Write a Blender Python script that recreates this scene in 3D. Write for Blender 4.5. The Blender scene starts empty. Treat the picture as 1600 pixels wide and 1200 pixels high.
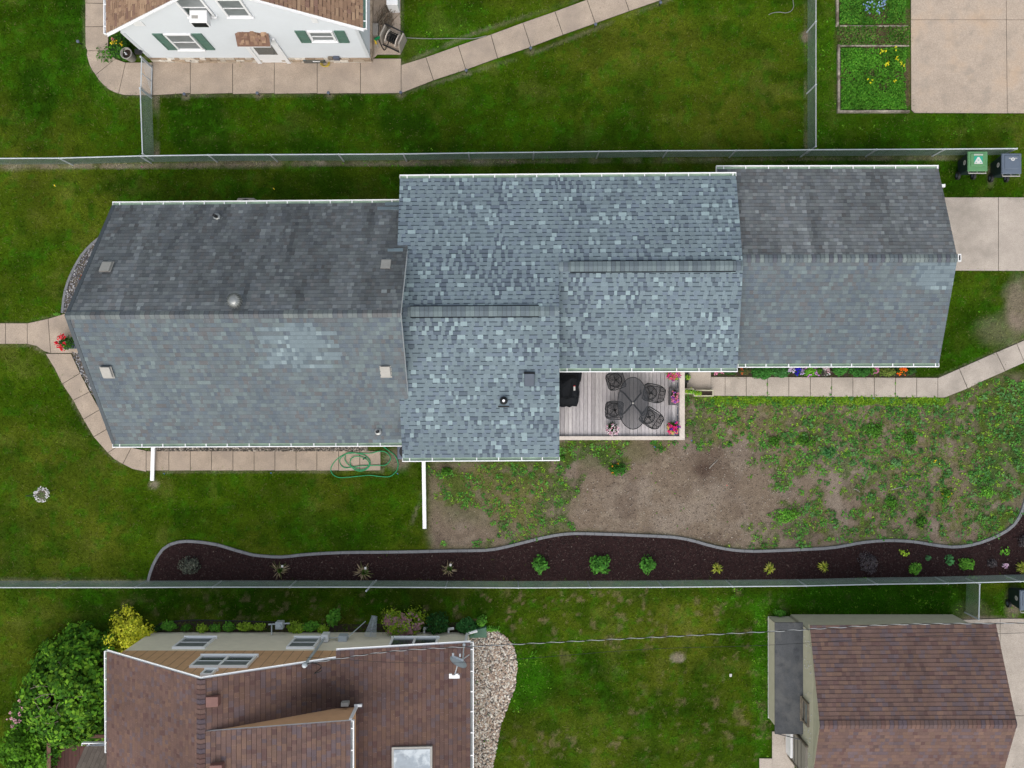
import bpy, math, random
import numpy as np
from mathutils import Vector as V3
random.seed(7); rng=np.random.default_rng(11)
S=bpy.context.scene; COL=S.collection
CAMH=35.0; F=1500.0
def P(px,py,z=0.0):
    d=CAMH-z
    return V3(((px-800)*d/F,(600-py)*d/F,z))
def toPx(p):
    d=CAMH-p[2]
    return 800+p[0]*F/d, 600-p[1]*F/d
# ------------------------------------------------------------------ noise
_lat=rng.random((8,256,256))
def vn(x,y,seed=0):
    x=np.asarray(x,float); y=np.asarray(y,float)
    L=_lat[seed%8]; x=x+seed*17.3; y=y+seed*9.1
    xi=np.floor(x).astype(int); yi=np.floor(y).astype(int); fx=x-xi; fy=y-yi
    fx=fx*fx*(3-2*fx); fy=fy*fy*(3-2*fy)
    a=L[xi%256,yi%256]; b=L[(xi+1)%256,yi%256]; c=L[xi%256,(yi+1)%256]; d=L[(xi+1)%256,(yi+1)%256]
    return (a*(1-fx)+b*fx)*(1-fy)+(c*(1-fx)+d*fx)*fy
def fbm(x,y,s=1.0,seed=0,o=4):
    t=0;a=.5;n=0
    for k in range(o):
        t=t+a*vn(np.asarray(x)*s*2**k,np.asarray(y)*s*2**k,seed+k); n+=a; a*=.55
    return t/n
def sm(a,b,x): 
    t=np.clip((x-a)/(b-a),0,1); return t*t*(3-2*t)
# ------------------------------------------------------------------ materials
def mat(name,col=(.5,.5,.5),rough=.8,ns=8.0,na=.15,bump=0.0,bs=60.0,metal=0.0,spec=.3,attr=False,ns2=None,na2=.1,trans=None,alpha=None,stretch=None,tint=None):
    m=bpy.data.materials.new(name); m.use_nodes=True; nt=m.node_tree; N=nt.nodes; L=nt.links
    b=N['Principled BSDF']; b.inputs['Roughness'].default_value=rough; b.inputs['Metallic'].default_value=metal
    b.inputs['Specular IOR Level'].default_value=spec
    tc=N.new('ShaderNodeTexCoord'); src=tc.outputs['Object']
    if stretch:
        mp=N.new('ShaderNodeMapping'); mp.inputs['Scale'].default_value=stretch; L.new(src,mp.inputs['Vector']); src=mp.outputs['Vector']
    if attr:
        at=N.new('ShaderNodeAttribute'); at.attribute_name='Col'; cur=at.outputs['Color']
    else:
        rg=N.new('ShaderNodeRGB'); rg.outputs[0].default_value=(*col,1); cur=rg.outputs[0]
    def vary(cur,scale,amt,det=4.0):
        n=N.new('ShaderNodeTexNoise'); n.inputs['Scale'].default_value=scale; n.inputs['Detail'].default_value=det; n.inputs['Roughness'].default_value=.65
        L.new(src,n.inputs['Vector'])
        r=N.new('ShaderNodeMapRange'); r.inputs['From Min'].default_value=.3; r.inputs['From Max'].default_value=.7
        r.inputs['To Min'].default_value=1-amt; r.inputs['To Max'].default_value=1+amt; L.new(n.outputs['Fac'],r.inputs['Value'])
        x=N.new('ShaderNodeVectorMath'); x.operation='SCALE'; L.new(cur,x.inputs[0]); L.new(r.outputs[0],x.inputs['Scale'])
        return x.outputs[0]
    if na>0: cur=vary(cur,ns,na)
    if ns2: cur=vary(cur,ns2,na2,2.0)
    if name not in KEEP:
        x=N.new('ShaderNodeVectorMath'); x.operation='SCALE'; x.inputs['Scale'].default_value=KS; L.new(cur,x.inputs[0]); cur=x.outputs[0]
    for (tcol,tsc,lo,hi,am) in (tint or ()):
        if name not in KEEP: tcol=tuple(v*KS for v in tcol)
        n=N.new('ShaderNodeTexNoise'); n.inputs['Scale'].default_value=tsc; n.inputs['Detail'].default_value=6; n.inputs['Roughness'].default_value=.6; L.new(src,n.inputs['Vector'])
        r=N.new('ShaderNodeMapRange'); r.inputs['From Min'].default_value=lo; r.inputs['From Max'].default_value=hi; r.inputs['To Max'].default_value=am; L.new(n.outputs['Fac'],r.inputs['Value'])
        mx=N.new('ShaderNodeMix'); mx.data_type='RGBA'; L.new(r.outputs[0],mx.inputs['Factor']); L.new(cur,mx.inputs[6]); mx.inputs[7].default_value=(*tcol,1); cur=mx.outputs[2]
    L.new(cur,b.inputs['Base Color'])
    if bump>0:
        n=N.new('ShaderNodeTexNoise'); n.inputs['Scale'].default_value=bs; n.inputs['Detail'].default_value=3
        L.new(src,n.inputs['Vector'])
        bp=N.new('ShaderNodeBump'); bp.inputs['Strength'].default_value=bump; bp.inputs['Distance'].default_value=.02
        L.new(n.outputs['Fac'],bp.inputs['Height']); L.new(bp.outputs[0],b.inputs['Normal'])
    if trans: b.inputs['Transmission Weight'].default_value=trans
    if alpha is not None: b.inputs['Alpha'].default_value=alpha
    return m
M={}
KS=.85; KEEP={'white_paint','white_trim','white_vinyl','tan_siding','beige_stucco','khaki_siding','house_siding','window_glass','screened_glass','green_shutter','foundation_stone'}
M['attr']=mat('painted_variation',attr=True,ns=20,na=.12,bump=.2)
M['shingle']=mat('asphalt_shingle',attr=True,rough=.95,ns=1.2,na=.07,ns2=45,na2=.14,bump=.3,bs=90,spec=.15)
M['leaf']=mat('leaf',attr=True,rough=.7,ns=9,na=.2,spec=.1)
M['blade']=mat('grass_blade',attr=True,rough=1,ns=3,na=.12,spec=0.0)
M['ground']=mat('lawn_soil',attr=True,rough=1.0,ns=5.5,na=.16,ns2=32,na2=.42,bump=.7,bs=26,spec=.05)
M['conc']=mat('concrete',(.40,.328,.268),.9,ns=1.3,na=.13,ns2=40,na2=.22,bump=.25,bs=70,spec=.2,tint=(((.30,.25,.215),1.1,.48,.7,.7),((.16,.13,.11),7,.66,.75,.6)))
M['conc2']=mat('concrete_pale',(.43,.38,.34),.9,ns=1.1,na=.14,ns2=40,na2=.2,bump=.25,bs=70,spec=.2,tint=(((.25,.225,.20),.7,.5,.72,.75),((.16,.14,.12),6,.66,.75,.6)))
M['pad']=mat('concrete_stained',(.425,.35,.29),.9,ns=.8,na=.12,ns2=30,na2=.2,bump=.25,bs=60,spec=.2,tint=(((.44,.31,.21),.8,.50,.72,.6),((.27,.24,.21),1.7,.52,.72,.6),((.17,.14,.12),5,.68,.76,.6)))
M['darkgap']=mat('joint_dirt',(.07,.065,.05),1,ns=6,na=.3)
M['white']=mat('white_paint',(.74,.75,.78),.45,ns=6,na=.03)
M['trim']=mat('white_trim',(.88,.89,.92),.45,ns=6,na=.02)
M['siding']=mat('white_vinyl',(.56,.595,.64),.45,ns=2,na=.02)
M['gutin']=mat('gutter_inside',(.34,.47,.36),.6,ns=3,na=.22)
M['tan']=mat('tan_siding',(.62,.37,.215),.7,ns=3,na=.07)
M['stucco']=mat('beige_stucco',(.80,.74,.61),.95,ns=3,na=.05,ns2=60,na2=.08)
M['khaki']=mat('khaki_siding',(.38,.365,.28),.8,ns=4,na=.07)
M['beige']=mat('house_siding',(.5,.47,.40),.7,ns=4,na=.04)
M['stone']=mat('foundation_stone',attr=True,ns=8,na=.2,bump=.5)
M['glass']=mat('window_glass',(.06,.075,.08),.12,ns=1,na=.2,spec=.8)
M['curtain']=mat('screened_glass',(.17,.19,.2),.35,ns=4,na=.15)
M['shutter']=mat('green_shutter',(.085,.165,.135),.55,ns=4,na=.1)
M['metal']=mat('galvanised',(.50,.55,.60),.5,ns=5,na=.1)
M['wire']=mat('wire_mesh',(.17,.225,.21),.55,ns=3,na=.15)
M['darkmetal']=mat('dark_metal',(.018,.02,.024),.5,ns=5,na=.1)
M['black']=mat('black_plastic',(.012,.013,.015),.55,ns=5,na=.1)
M['cover']=mat('black_fabric_cover',(.004,.006,.010),.75,ns=9,na=.15,bump=.25,bs=14,spec=.25)
M['deck']=mat('weathered_deck',attr=True,rough=.85,ns=3,na=.10,ns2=9,na2=.14,stretch=(6,.8,1))
M['cap']=mat('pale_wood_trim',(.60,.54,.50),.7,ns=3,na=.08,ns2=14,na2=.08)
M['bedwood']=mat('bed_timber',(.30,.27,.22),.9,ns=2.5,na=.4,ns2=14,na2=.35,tint=(((.09,.07,.05),1.6,.5,.6,.8),))
M['redwood']=mat('dark_red_deck',attr=True,rough=.7,ns=4,na=.15)
M['oldwood']=mat('old_timber',(.20,.17,.135),.9,ns=5,na=.35,ns2=30,na2=.2)
M['ventgrey']=mat('vent_grey',(.37,.36,.345),.6,ns=5,na=.1)
M['ventblue']=mat('vent_dark',(.055,.075,.11),.5,ns=5,na=.1)
M['alum']=mat('aluminium',(.27,.285,.29),.35,ns=5,na=.1,metal=.6)
M['curb']=mat('edging_grey',(.18,.187,.205),.85,ns=4,na=.12,ns2=40,na2=.1)
M['mulch']=mat('dark_mulch',(.028,.0155,.0160),1,ns=14,na=.35,ns2=60,na2=.45,bump=.9,bs=34,spec=.05)
M['gravelbase']=mat('gravel_bed',(.12,.105,.09),1,ns=20,na=.3)
M['pebble']=mat('pebble',attr=True,rough=.85,ns=20,na=.1)
M['rolled']=mat('rolled_roofing',(.085,.09,.10),.95,ns=1.3,na=.2,ns2=40,na2=.2,tint=(((.15,.15,.15),1.6,.5,.72,.7),((.035,.038,.05),2.3,.55,.7,.6)))
M['soil']=mat('garden_soil',(.045,.032,.026),1,ns=15,na=.3,bump=.6)
M['binbody']=mat('bin_body',(.010,.020,.026),.5,ns=4,na=.1)
M['bingreen']=mat('bin_lid_green',(.10,.25,.115),.5,ns=4,na=.06)
M['bingrey']=mat('bin_lid_grey',(.105,.135,.185),.5,ns=4,na=.06)
M['teal']=mat('teal_label',(.02,.32,.22),.5,na=0)
M['wht']=mat('white_print',(.6,.6,.6),.5,na=0)
M['red']=mat('red_print',(.6,.02,.02),.5,na=0)
M['hose']=mat('green_hose',(.01,.30,.12),.4,ns=4,na=.15)
M['hosegrey']=mat('grey_hose',(.20,.21,.19),.5,ns=4,na=.1)
M['hoseyel']=mat('yellow_hose',(.48,.36,.05),.5,ns=4,na=.15)
M['acgrey']=mat('unit_grey',(.10,.12,.17),.5,ns=4,na=.1)
M['skylight']=mat('skylight_glass',(.22,.27,.33),.12,ns=2.2,na=.2,spec=.8,tint=(((.50,.56,.62),.9,.46,.52,.8),))
M['tableglass']=mat('smoked_glass',(.035,.038,.045),.2,ns=2,na=.1,alpha=.64,spec=.3)
M['mesh_seat']=mat('mesh_seat',(.02,.022,.027),.6,ns=9,na=.1,alpha=.42)
M['bluegrey']=mat('plastic_greytan',(.33,.30,.27),.6,ns=5,na=.1)
M['block']=mat('cinder_block',(.30,.285,.27),.95,ns=12,na=.12)
M['pinkvent']=mat('brown_vent',(.19,.095,.085),.6,ns=5,na=.08)
M['greenbox']=mat('green_plastic',(.10,.20,.14),.6,ns=5,na=.1)
M['blueflag']=mat('blue_flag',(.02,.16,.6),.6,na=0)
M['yelflag']=mat('yellow_flag',(.85,.6,.02),.6,na=0)
M['pinkflag']=mat('magenta_flag',(.5,.03,.3),.6,na=0)
M['redflag']=mat('red_flag',(.6,.03,.02),.6,na=0)
M['bark']=mat('bark',(.16,.12,.085),.9,ns=10,na=.3)
M['terracotta']=mat('pot',(.10,.10,.11),.7,ns=6,na=.2)
M['whitecable']=mat('silver_cable',(.38,.40,.42),.5,ns=3,na=.1)
# ------------------------------------------------------------------ mesh builder
class MB:
    def __init__(s): s.v=[]; s.f=[]; s.c=[]; s.m=[]
    def face(s,pts,c=(.5,.5,.5),m=0):
        i=len(s.v); s.v+= [tuple(p) for p in pts]; s.f.append(tuple(range(i,i+len(pts)))); s.c.append(c); s.m.append(m)
    def hexa(s,b,t,c=(.5,.5,.5),m=0):
        i=len(s.v); s.v+=[tuple(p) for p in b]+[tuple(p) for p in t]; n=len(b)
        s.f.append(tuple(reversed(range(i,i+n)))); s.f.append(tuple(range(i+n,i+2*n)))
        for k in range(n):
            j=(k+1)%n; s.f.append((i+k,i+j,i+n+j,i+n+k))
        s.c+=[c]*(n+2); s.m+=[m]*(n+2)
    def prism(s,pts,z0,z1,c=(.5,.5,.5),m=0):
        s.hexa([(p[0],p[1],z0) for p in pts],[(p[0],p[1],z1) for p in pts],c,m)
    def box(s,x0,x1,y0,y1,z0,z1,c=(.5,.5,.5),m=0):
        s.prism([(x0,y0),(x1,y0),(x1,y1),(x0,y1)],z0,z1,c,m)
    def bar(s,a,b,w,h,c=(.5,.5,.5),m=0,up=V3((0,0,1))):
        a=V3(a);b=V3(b); d=(b-a).normalized(); sd=d.cross(up)
        if sd.length<1e-4: sd=d.cross(V3((0,1,0)))
        sd.normalize(); u=sd.cross(d)
        q=lambda p:[p-sd*w/2-u*h/2,p+sd*w/2-u*h/2,p+sd*w/2+u*h/2,p-sd*w/2+u*h/2]
        s.hexa(q(a),q(b),c,m)
    def tube(s,pts,r,n=6,c=(.5,.5,.5),m=0,cap=True):
        pts=[V3(p) for p in pts]; rings=[]; i0=len(s.v)
        rr=r if isinstance(r,(list,tuple)) else [r]*len(pts)
        ref=V3((0,0,1))
        for k,p in enumerate(pts):
            d=(pts[min(k+1,len(pts)-1)]-pts[max(k-1,0)])
            if d.length<1e-9: d=V3((0,0,1))
            d.normalize()
            a=d.cross(ref)
            if a.length<.05: a=d.cross(V3((0,1,0)))
            a.normalize(); b=a.cross(d)
            for j in range(n):
                t=2*math.pi*j/n; s.v.append(tuple(p+(a*math.cos(t)+b*math.sin(t))*rr[k]))
        for k in range(len(pts)-1):
            for j in range(n):
                q=(j+1)%n; s.f.append((i0+k*n+j,i0+k*n+q,i0+(k+1)*n+q,i0+(k+1)*n+j)); s.c.append(c); s.m.append(m)
        if cap:
            s.f.append(tuple(i0+j for j in reversed(range(n)))); s.f.append(tuple(i0+(len(pts)-1)*n+j for j in range(n))); s.c+=[c]*2; s.m+=[m]*2
    def lathe(s,cx,cy,prof,n=16,c=(.5,.5,.5),m=0,sx=1,sy=1):
        i0=len(s.v)
        for (r,z) in prof:
            for j in range(n):
                t=2*math.pi*j/n; s.v.append((cx+r*sx*math.cos(t),cy+r*sy*math.sin(t),z))
        for k in range(len(prof)-1):
            for j in range(n):
                q=(j+1)%n; s.f.append((i0+k*n+j,i0+k*n+q,i0+(k+1)*n+q,i0+(k+1)*n+j)); s.c.append(c); s.m.append(m)
        s.f.append(tuple(i0+(len(prof)-1)*n+j for j in range(n))); s.c.append(c); s.m.append(m)
    def build(s,name,mats,parent=None,smooth=False,bevel=0):
        me=bpy.data.meshes.new(name); me.from_pydata(s.v,[],s.f)
        if not isinstance(mats,(list,tuple)): mats=[mats]
        for m in mats: me.materials.append(M[m] if isinstance(m,str) else m)
        me.polygons.foreach_set('material_index',s.m)
        a=me.attributes.new('Col','FLOAT_COLOR','FACE'); a.data.foreach_set('color',np.array([(c[0],c[1],c[2],1) for c in s.c],dtype=np.float32).ravel())
        if smooth: me.polygons.foreach_set('use_smooth',[True]*len(s.f))
        me.update(); o=bpy.data.objects.new(name,me); COL.objects.link(o)
        if parent: 
            o.parent=parent; o.matrix_parent_inverse=__import__('mathutils').Matrix.Translation(-parent.location)
        if bevel:
            b=o.modifiers.new('bevel','BEVEL'); b.width=bevel; b.segments=2; b.limit_method='ANGLE'
        return o
def np_mesh(name,V,C,m,parent=None):
    n,k,_=V.shape
    me=bpy.data.meshes.new(name); me.vertices.add(n*k); me.vertices.foreach_set('co',V.astype(np.float32).ravel())
    me.loops.add(n*k); me.loops.foreach_set('vertex_index',np.arange(n*k,dtype=np.int32))
    me.polygons.add(n); me.polygons.foreach_set('loop_start',np.arange(0,n*k,k,dtype=np.int32))
    me.materials.append(M[m]); me.update(calc_edges=True)
    a=me.attributes.new('Col','FLOAT_COLOR','FACE'); a.data.foreach_set('color',np.c_[C,np.ones(n)].astype(np.float32).ravel())
    o=bpy.data.objects.new(name,me); COL.objects.link(o)
    if parent: 
        o.parent=parent; o.matrix_parent_inverse=__import__('mathutils').Matrix.Translation(-parent.location)
    return o
def tag(o,label=None,cat=None,group=None,kind=None):
    if label: o['label']=label
    if cat: o['category']=cat
    if group: o['group']=group
    if kind: o['kind']=kind
    return o
def thing(name,label,cat,loc,group=None):
    o=bpy.data.objects.new(name,None); COL.objects.link(o); o.location=loc; o.empty_display_size=.2
    return tag(o,label,cat,group)
def jit(c,a=.12):
    k=1+random.uniform(-a,a); return (c[0]*k,c[1]*k,c[2]*k)
def catmull(pts,n=6,closed=False):
    pts=[V3(p) for p in pts]; out=[]
    N=len(pts)
    for i in range(N-1):
        p0=pts[max(i-1,0)];p1=pts[i];p2=pts[i+1];p3=pts[min(i+2,N-1)]
        for k in range(n):
            t=k/n
            out.append(.5*((2*p1)+(p2-p0)*t+(2*p0-5*p1+4*p2-p3)*t*t+(3*p1-p0-3*p2+p3)*t**3))
    out.append(pts[-1]); return out
# ------------------------------------------------------------------ roofs
def plane_of(poly):
    O=poly[0]; U=(poly[1]-O).normalized(); up=sum((p for p in poly[2:]),V3())/len(poly[2:])-O
    V=(up-U*up.dot(U)).normalized(); N=U.cross(V)
    if N.z<0: N=-N
    return O,U,V,N
def slab(mb,poly,th=.16,drop=.05,m=1,c=(.5,.5,.5)):
    mb.hexa([p+V3((0,0,-th-drop)) for p in poly],[p+V3((0,0,-drop)) for p in poly],c,m)
def shingles(mb,poly,course,wr,colf,style='flat',O=None,dash=(.048,.066,.084),edge=.5,h=1.0):
    O0,U,V,N=plane_of(poly)
    if O is None: O=O0
    uv=[((p-O).dot(U),(p-O).dot(V)) for p in poly]
    vmin=min(v for _,v in uv); vmax=max(v for _,v in uv)
    def scan(v):
        xs=[]
        n=len(uv)
        for i in range(n):
            (u0,v0),(u1,v1)=uv[i],uv[(i+1)%n]
            if (v0-v)*(v1-v)<0: xs.append(u0+(u1-u0)*(v-v0)/(v1-v0))
        if len(xs)<2: return None
        return min(xs),max(xs)
    pt=lambda u,v,hh:O+U*u+V*v+N*(hh*h)
    k=math.floor(vmin/course)
    while k*course<vmax:
        r0=max(k*course,vmin); r1=min((k+1)*course,vmax); k+=1
        if r1-r0<.01: continue
        a=scan(r0+(r1-r0)*.02); b=scan(r1-(r1-r0)*.02)
        if a is None or b is None: continue
        L0,R0=a; L1,R1=b; u=min(L0,L1)-random.uniform(0,3.0); t=random.random()<.5; end=max(R0,R1)
        while u<end:
            t=not t
            w=random.uniform(*wr)
            if style=='lam' and t: w*=random.choice((.75,1,1,1.5))
            if style=='lam' and not t: w*=random.choice((.8,1,1.3,.55,1.8))
            e=u+w
            a0,a1,b0,b1=max(u,L0),max(u,L1),min(e,R0),min(e,R1); u=e
            if b0<=a0 and b1<=a1: continue
            b0=max(b0,a0); b1=max(b1,a1)
            mid=pt((a0+b0)/2,(r0+r1)/2,0); c=colf(mid,t)
            if style=='lam':
                h0=.022 if t else .013; es=.008
            else:
                h0=.014+random.uniform(0,.004); es=.011
            f=es/(r1-r0)
            ae=a0+(a1-a0)*f; be=b0+(b1-b0)*f
            ce=tuple(x*edge for x in c)  # course shadow line painted in: butt edge darker than its tab
            mb.face([pt(a0,r0,h0-.004),pt(b0,r0,h0-.004),pt(be,r0+es,h0),pt(ae,r0+es,h0)],ce)
            mb.face([pt(a0,r0,-.002),pt(b0,r0,-.002),pt(b0,r0,h0-.004),pt(a0,r0,h0-.004)],ce if style=='lam' else tuple(x*.8 for x in c))
            if style=='lam' and not t:
                g=.76; ag=a0+(a1-a0)*g; bg=b0+(b1-b0)*g; rg=r0+(r1-r0)*g
                hg=h0*(1-g)+.003*g
                mb.face([pt(ae,r0+es,h0),pt(be,r0+es,h0),pt(bg,rg,hg),pt(ag,rg,hg)],c)
                mb.face([pt(ag,rg,hg),pt(bg,rg,hg),pt(b1,r1,.003),pt(a1,r1,.003)],dash)
            else:
                mb.face([pt(ae,r0+es,h0),pt(be,r0+es,h0),pt(b1,r1,.004),pt(a1,r1,.004)],c)
def ridge_caps(mb,A,B,d1,d2,w,expo,colf,lift=.03):
    A=V3(A);B=V3(B);d=(B-A);L=d.length;d.normalize();n=int(L/expo)
    for i in range(n+1):
        a=A+d*(i*expo); b=A+d*min((i+1)*expo,L)
        if (b-a).length<.02: continue
        c=colf(a,True); ce=tuple(x*.68 for x in c); z0=V3((0,0,lift)); z1=V3((0,0,lift+.012)); q=d*.018
        for s in (d1,d2):
            s=V3(s)
            mb.face([a+z1,a+z1+s*w,a+q+z1+s*w,a+q+z1],ce)
            mb.face([a+q+z1,a+q+z1+s*w,b+z0+s*w,b+z0],c)
            mb.face([a+z1+s*w,b+z0+s*w,b+s*w-V3((0,0,.02)),a+s*w-V3((0,0,.02))],ce)
def gutter(parent,A,B,out,w=.105,sp=.72,inner='gutin'):
    A=V3(A);B=V3(B);out=V3(out).normalized(); d=(B-A).normalized(); mb=MB(); Z=V3((0,0,1))
    def slabq(a,b,o0,o1,z0,z1,m):
        mb.hexa([a+out*o0+Z*z0,b+out*o0+Z*z0,b+out*o1+Z*z0,a+out*o1+Z*z0],[a+out*o0+Z*z1,b+out*o0+Z*z1,b+out*o1+Z*z1,a+out*o1+Z*z1],(.5,)*3,m)
    slabq(A,B,0,w,-.14,-.09,0)
    slabq(A,B,w-.004,w+.026,-.14,.0,1)
    slabq(A-d*.012,A,0,w+.026,-.141,.001,1); slabq(B,B+d*.012,0,w+.026,-.141,.001,1)
    L=(B-A).length; t=.22
    while t<L:
        slabq(A+d*t,A+d*(t+.03),-.03,w-.004,-.018,-.004,1); t+=sp*random.uniform(.93,1.07)
    return mb.build('gutter',[inner,'white'],parent)
# palettes
def pick(pal): return jit(random.choice(pal),.07)
NEW_T=[(.180,.232,.262)]*7+[(.190,.245,.280)]*6+[(.165,.210,.255)]*3+[(.28,.365,.395)]*3
NEW_G=[(.170,.220,.255)]*6+[(.158,.200,.250)]*3+[(.118,.150,.185)]*1
def new_col(p,t):
    k=.83+.18*float(fbm(p[0],p[1],.5,3))
    c=pick(NEW_T if t else NEW_G); 
    if not t and float(fbm(p[0],p[1],1.1,5,2))>.66: c=pick([(.115,.145,.185)])
    return (c[0]*k*.99,c[1]*k,c[2]*k*1.01)
OLD=[(.150,.165,.180)]*8+[(.140,.158,.182)]*4+[(.170,.190,.197)]*4+[(.152,.152,.162)]*3+[(.128,.142,.168)]*2+[(.190,.218,.222)]+[(.152,.142,.146)]
def old_col(p,t):
    px,py=toPx(p)
    c=pick(OLD)
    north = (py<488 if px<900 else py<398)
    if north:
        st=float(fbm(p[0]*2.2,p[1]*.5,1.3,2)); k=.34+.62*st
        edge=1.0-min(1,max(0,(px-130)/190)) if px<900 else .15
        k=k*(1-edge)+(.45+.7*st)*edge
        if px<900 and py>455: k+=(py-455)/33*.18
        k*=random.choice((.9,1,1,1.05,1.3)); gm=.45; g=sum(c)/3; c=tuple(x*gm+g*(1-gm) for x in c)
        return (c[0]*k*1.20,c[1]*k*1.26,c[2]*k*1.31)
    k=.93+.2*float(fbm(p[0],p[1],.6,4))
    patch=False
    if px<900:
        q=((px-468)/52)**2+((py-541)/36)**2
        rowk=round(p[1]/.124); patch = abs(px-468+22*math.sin(rowk*2.3))<54*math.sqrt(max(0,1-((py-541)/38)**2))*(.75+.5*((rowk*37)%10)/10) or (403<px<430 and 565<py<573)
        if px>586+random.uniform(-2,2) and py>686: patch=True
    else:
        patch = px>1422+ (py-412)*.25+8*float(vn(py*.3,3,1)) and 411<py<450
    if patch: c=pick([(.160,.205,.235)]*6+[(.12,.155,.185)]*2+[(.23,.295,.325)]); return c
    return (c[0]*k*.78,c[1]*k*.86,c[2]*k*.90)
BR=[(.168,.108,.094)]*7+[(.150,.098,.088)]*5+[(.145,.108,.115)]*3+[(.185,.118,.094)]*3+[(.130,.080,.076)]*2
def brown_col(p,t):
    k=.78+.45*float(fbm(p[0],p[1],.45,6)); c=pick(BR); return (c[0]*k,c[1]*k,c[2]*k)
BRG=BR+[(.175,.115,.094)]*2+[(.130,.098,.108)]*2+[(.122,.082,.078)]*1
def brown_col2(p,t):
    k=.78+.40*float(fbm(p[0]*1.8,p[1]*.8,.8,6)); c=pick(BRG); c=(c[0]*k,c[1]*k,c[2]*k); return (c[0]*.90,c[1]*.90,c[2]*.91)
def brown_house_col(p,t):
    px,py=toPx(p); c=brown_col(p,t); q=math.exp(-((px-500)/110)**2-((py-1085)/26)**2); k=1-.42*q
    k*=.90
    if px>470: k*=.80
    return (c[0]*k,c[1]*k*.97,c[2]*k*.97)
WB=[(.30,.195,.135)]*5+[(.26,.165,.115)]*3+[(.37,.25,.17)]*3+[(.23,.14,.11)]*2
def wb_col(p,t): return pick(WB)
def vec(a): return V3(a)
def window(parent,axis,plane,a0,a1,z0,z1,outsign,frame='white',panes=1,fw=.07,split=True,pane='glass'):
    """rect window on a vertical plane. axis 'y': plane Y=plane, a=X ; axis 'x': plane X=plane, a=Y"""
    o=outsign
    def bx(mb,A0,A1,Z0,Z1,d0,d1,m=0):
        lo,hi=sorted((plane+o*d0,plane+o*d1))
        if axis=='y': mb.box(A0,A1,lo,hi,Z0,Z1,m=m)
        else: mb.box(lo,hi,A0,A1,Z0,Z1,m=m)
    g=MB(); bx(g,a0,a1,z0,z0+fw,.0,.08); bx(g,a0,a1,z1-fw,z1,.0,.08)
    bx(g,a0,a0+fw,z0+fw,z1-fw,.0,.08); bx(g,a1-fw,a1,z0+fw,z1-fw,.0,.08)
    wd=(a1-a0)/panes
    for i in range(1,panes): bx(g,a0+wd*i-fw/2,a0+wd*i+fw/2,z0+fw,z1-fw,.0,.078)
    if split: bx(g,a0+fw,a1-fw,(z0+z1)/2-.02,(z0+z1)/2+.02,.0,.07)
    bx(g,a0-.03,a1+.03,z0-.05,z0-.001,.0,.11)
    w=g.build('window',frame,parent)
    p=MB(); bx(p,a0+fw,a1-fw,z0+fw,z1-fw,-.01,.042); p.build('pane',pane,w)
    if split:
        p=MB(); bx(p,a0+fw,a1-fw,(z0+z1)/2+.02,z1-fw,.0421,.055); p.build('screen','curtain',w)
    return w
def boxvent(parent,px,py,z,sl,mt='ventgrey',s=.33,ydir=-1):
    p=P(px,py,z); mb=MB(); h=s/2
    dz=lambda y:(y)*sl
    b=[(p.x-h,p.y-h,z+dz(-h)-.05),(p.x+h,p.y-h,z+dz(-h)-.05),(p.x+h,p.y+h,z+dz(h)-.05),(p.x-h,p.y+h,z+dz(h)-.05)]
    t=[(p.x-h*.92,p.y-h*.95,z+dz(-h)+.13),(p.x+h*.92,p.y-h*.95,z+dz(-h)+.13),(p.x+h*.92,p.y+h*.95,z+dz(h)+.13),(p.x-h*.92,p.y+h*.95,z+dz(h)+.13)]
    mb.hexa(b,t)
    k=1.12
    b2=[(p.x+(q[0]-p.x)*k,p.y+(q[1]-p.y)*k,z+dz((q[1]-p.y)*k)+.016) for q in b]; t2=[(q[0],q[1],q[2]+.012) for q in b2]
    mb.hexa(b2,t2,m=1)
    return mb.build('roof_vent',[mt,mt],parent,bevel=.02)
def pipe(parent,px,py,z,h=.35,r=.05,ring=True):
    p=P(px,py,z); mb=MB(); mb.tube([(p.x,p.y,z-.1),(p.x,p.y,z+h)],r,10,m=0)
    if ring: mb.lathe(p.x,p.y,[(.13,z-.04),(.12,z+.05),(.07,z+.07),(.05,z+.071)],14,m=1)
    return mb.build('vent_pipe',['black','alum'],parent)
# ================================================================== MAIN HOUSE
H=thing('ranch_house','long grey shingled house with bright newer roof in the middle and weathered ends','house',(0,2.2,0))
def wallprism(parent,pts2,z,mt): 
    mb=MB(); mb.prism(pts2,0,z); return mb.build('wall',mt,parent)
def gable_wall(parent,x0,x1,ys,yn,ze,ym,zr,mt):
    mb=MB(); prof=[(ys,0),(yn,0),(yn,ze),(ym,zr),(ys,ze)]
    mb.hexa([(x0,y,z) for y,z in prof],[(x1,y,z) for y,z in prof]); return mb.build('wall',mt,parent)
gable_wall(H,-13.15,-3.5,-1.75,5.75,2.55,2.1,5.55,'beige')
gable_wall(H,-3.45,1.3,-2.15,6.5,3.0,2.28,4.3,'beige')
gable_wall(H,1.303,7.15,.85,6.5,2.95,3.77,3.85,'beige')
gable_wall(H,7.153,14.2,.95,6.95,2.4,4.05,3.6,'beige')
for (a0,a1) in ((-12,-11),(-9.4,-8),(-6.2,-5.2)): window(H,'y',-1.753,a0,a1,1.0,2.2,-1,pane='glass')
for (a0,a1) in ((-11.5,-10.3),(-7.5,-6.5),(-1.5,-.3)): window(H,'y',5.753 if a0<-3.5 else 6.503,a0,a1,1.0,2.2,1)
window(H,'y',.847,3.0,4.8,.6,2.55,-1,panes=2,split=False)
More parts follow.
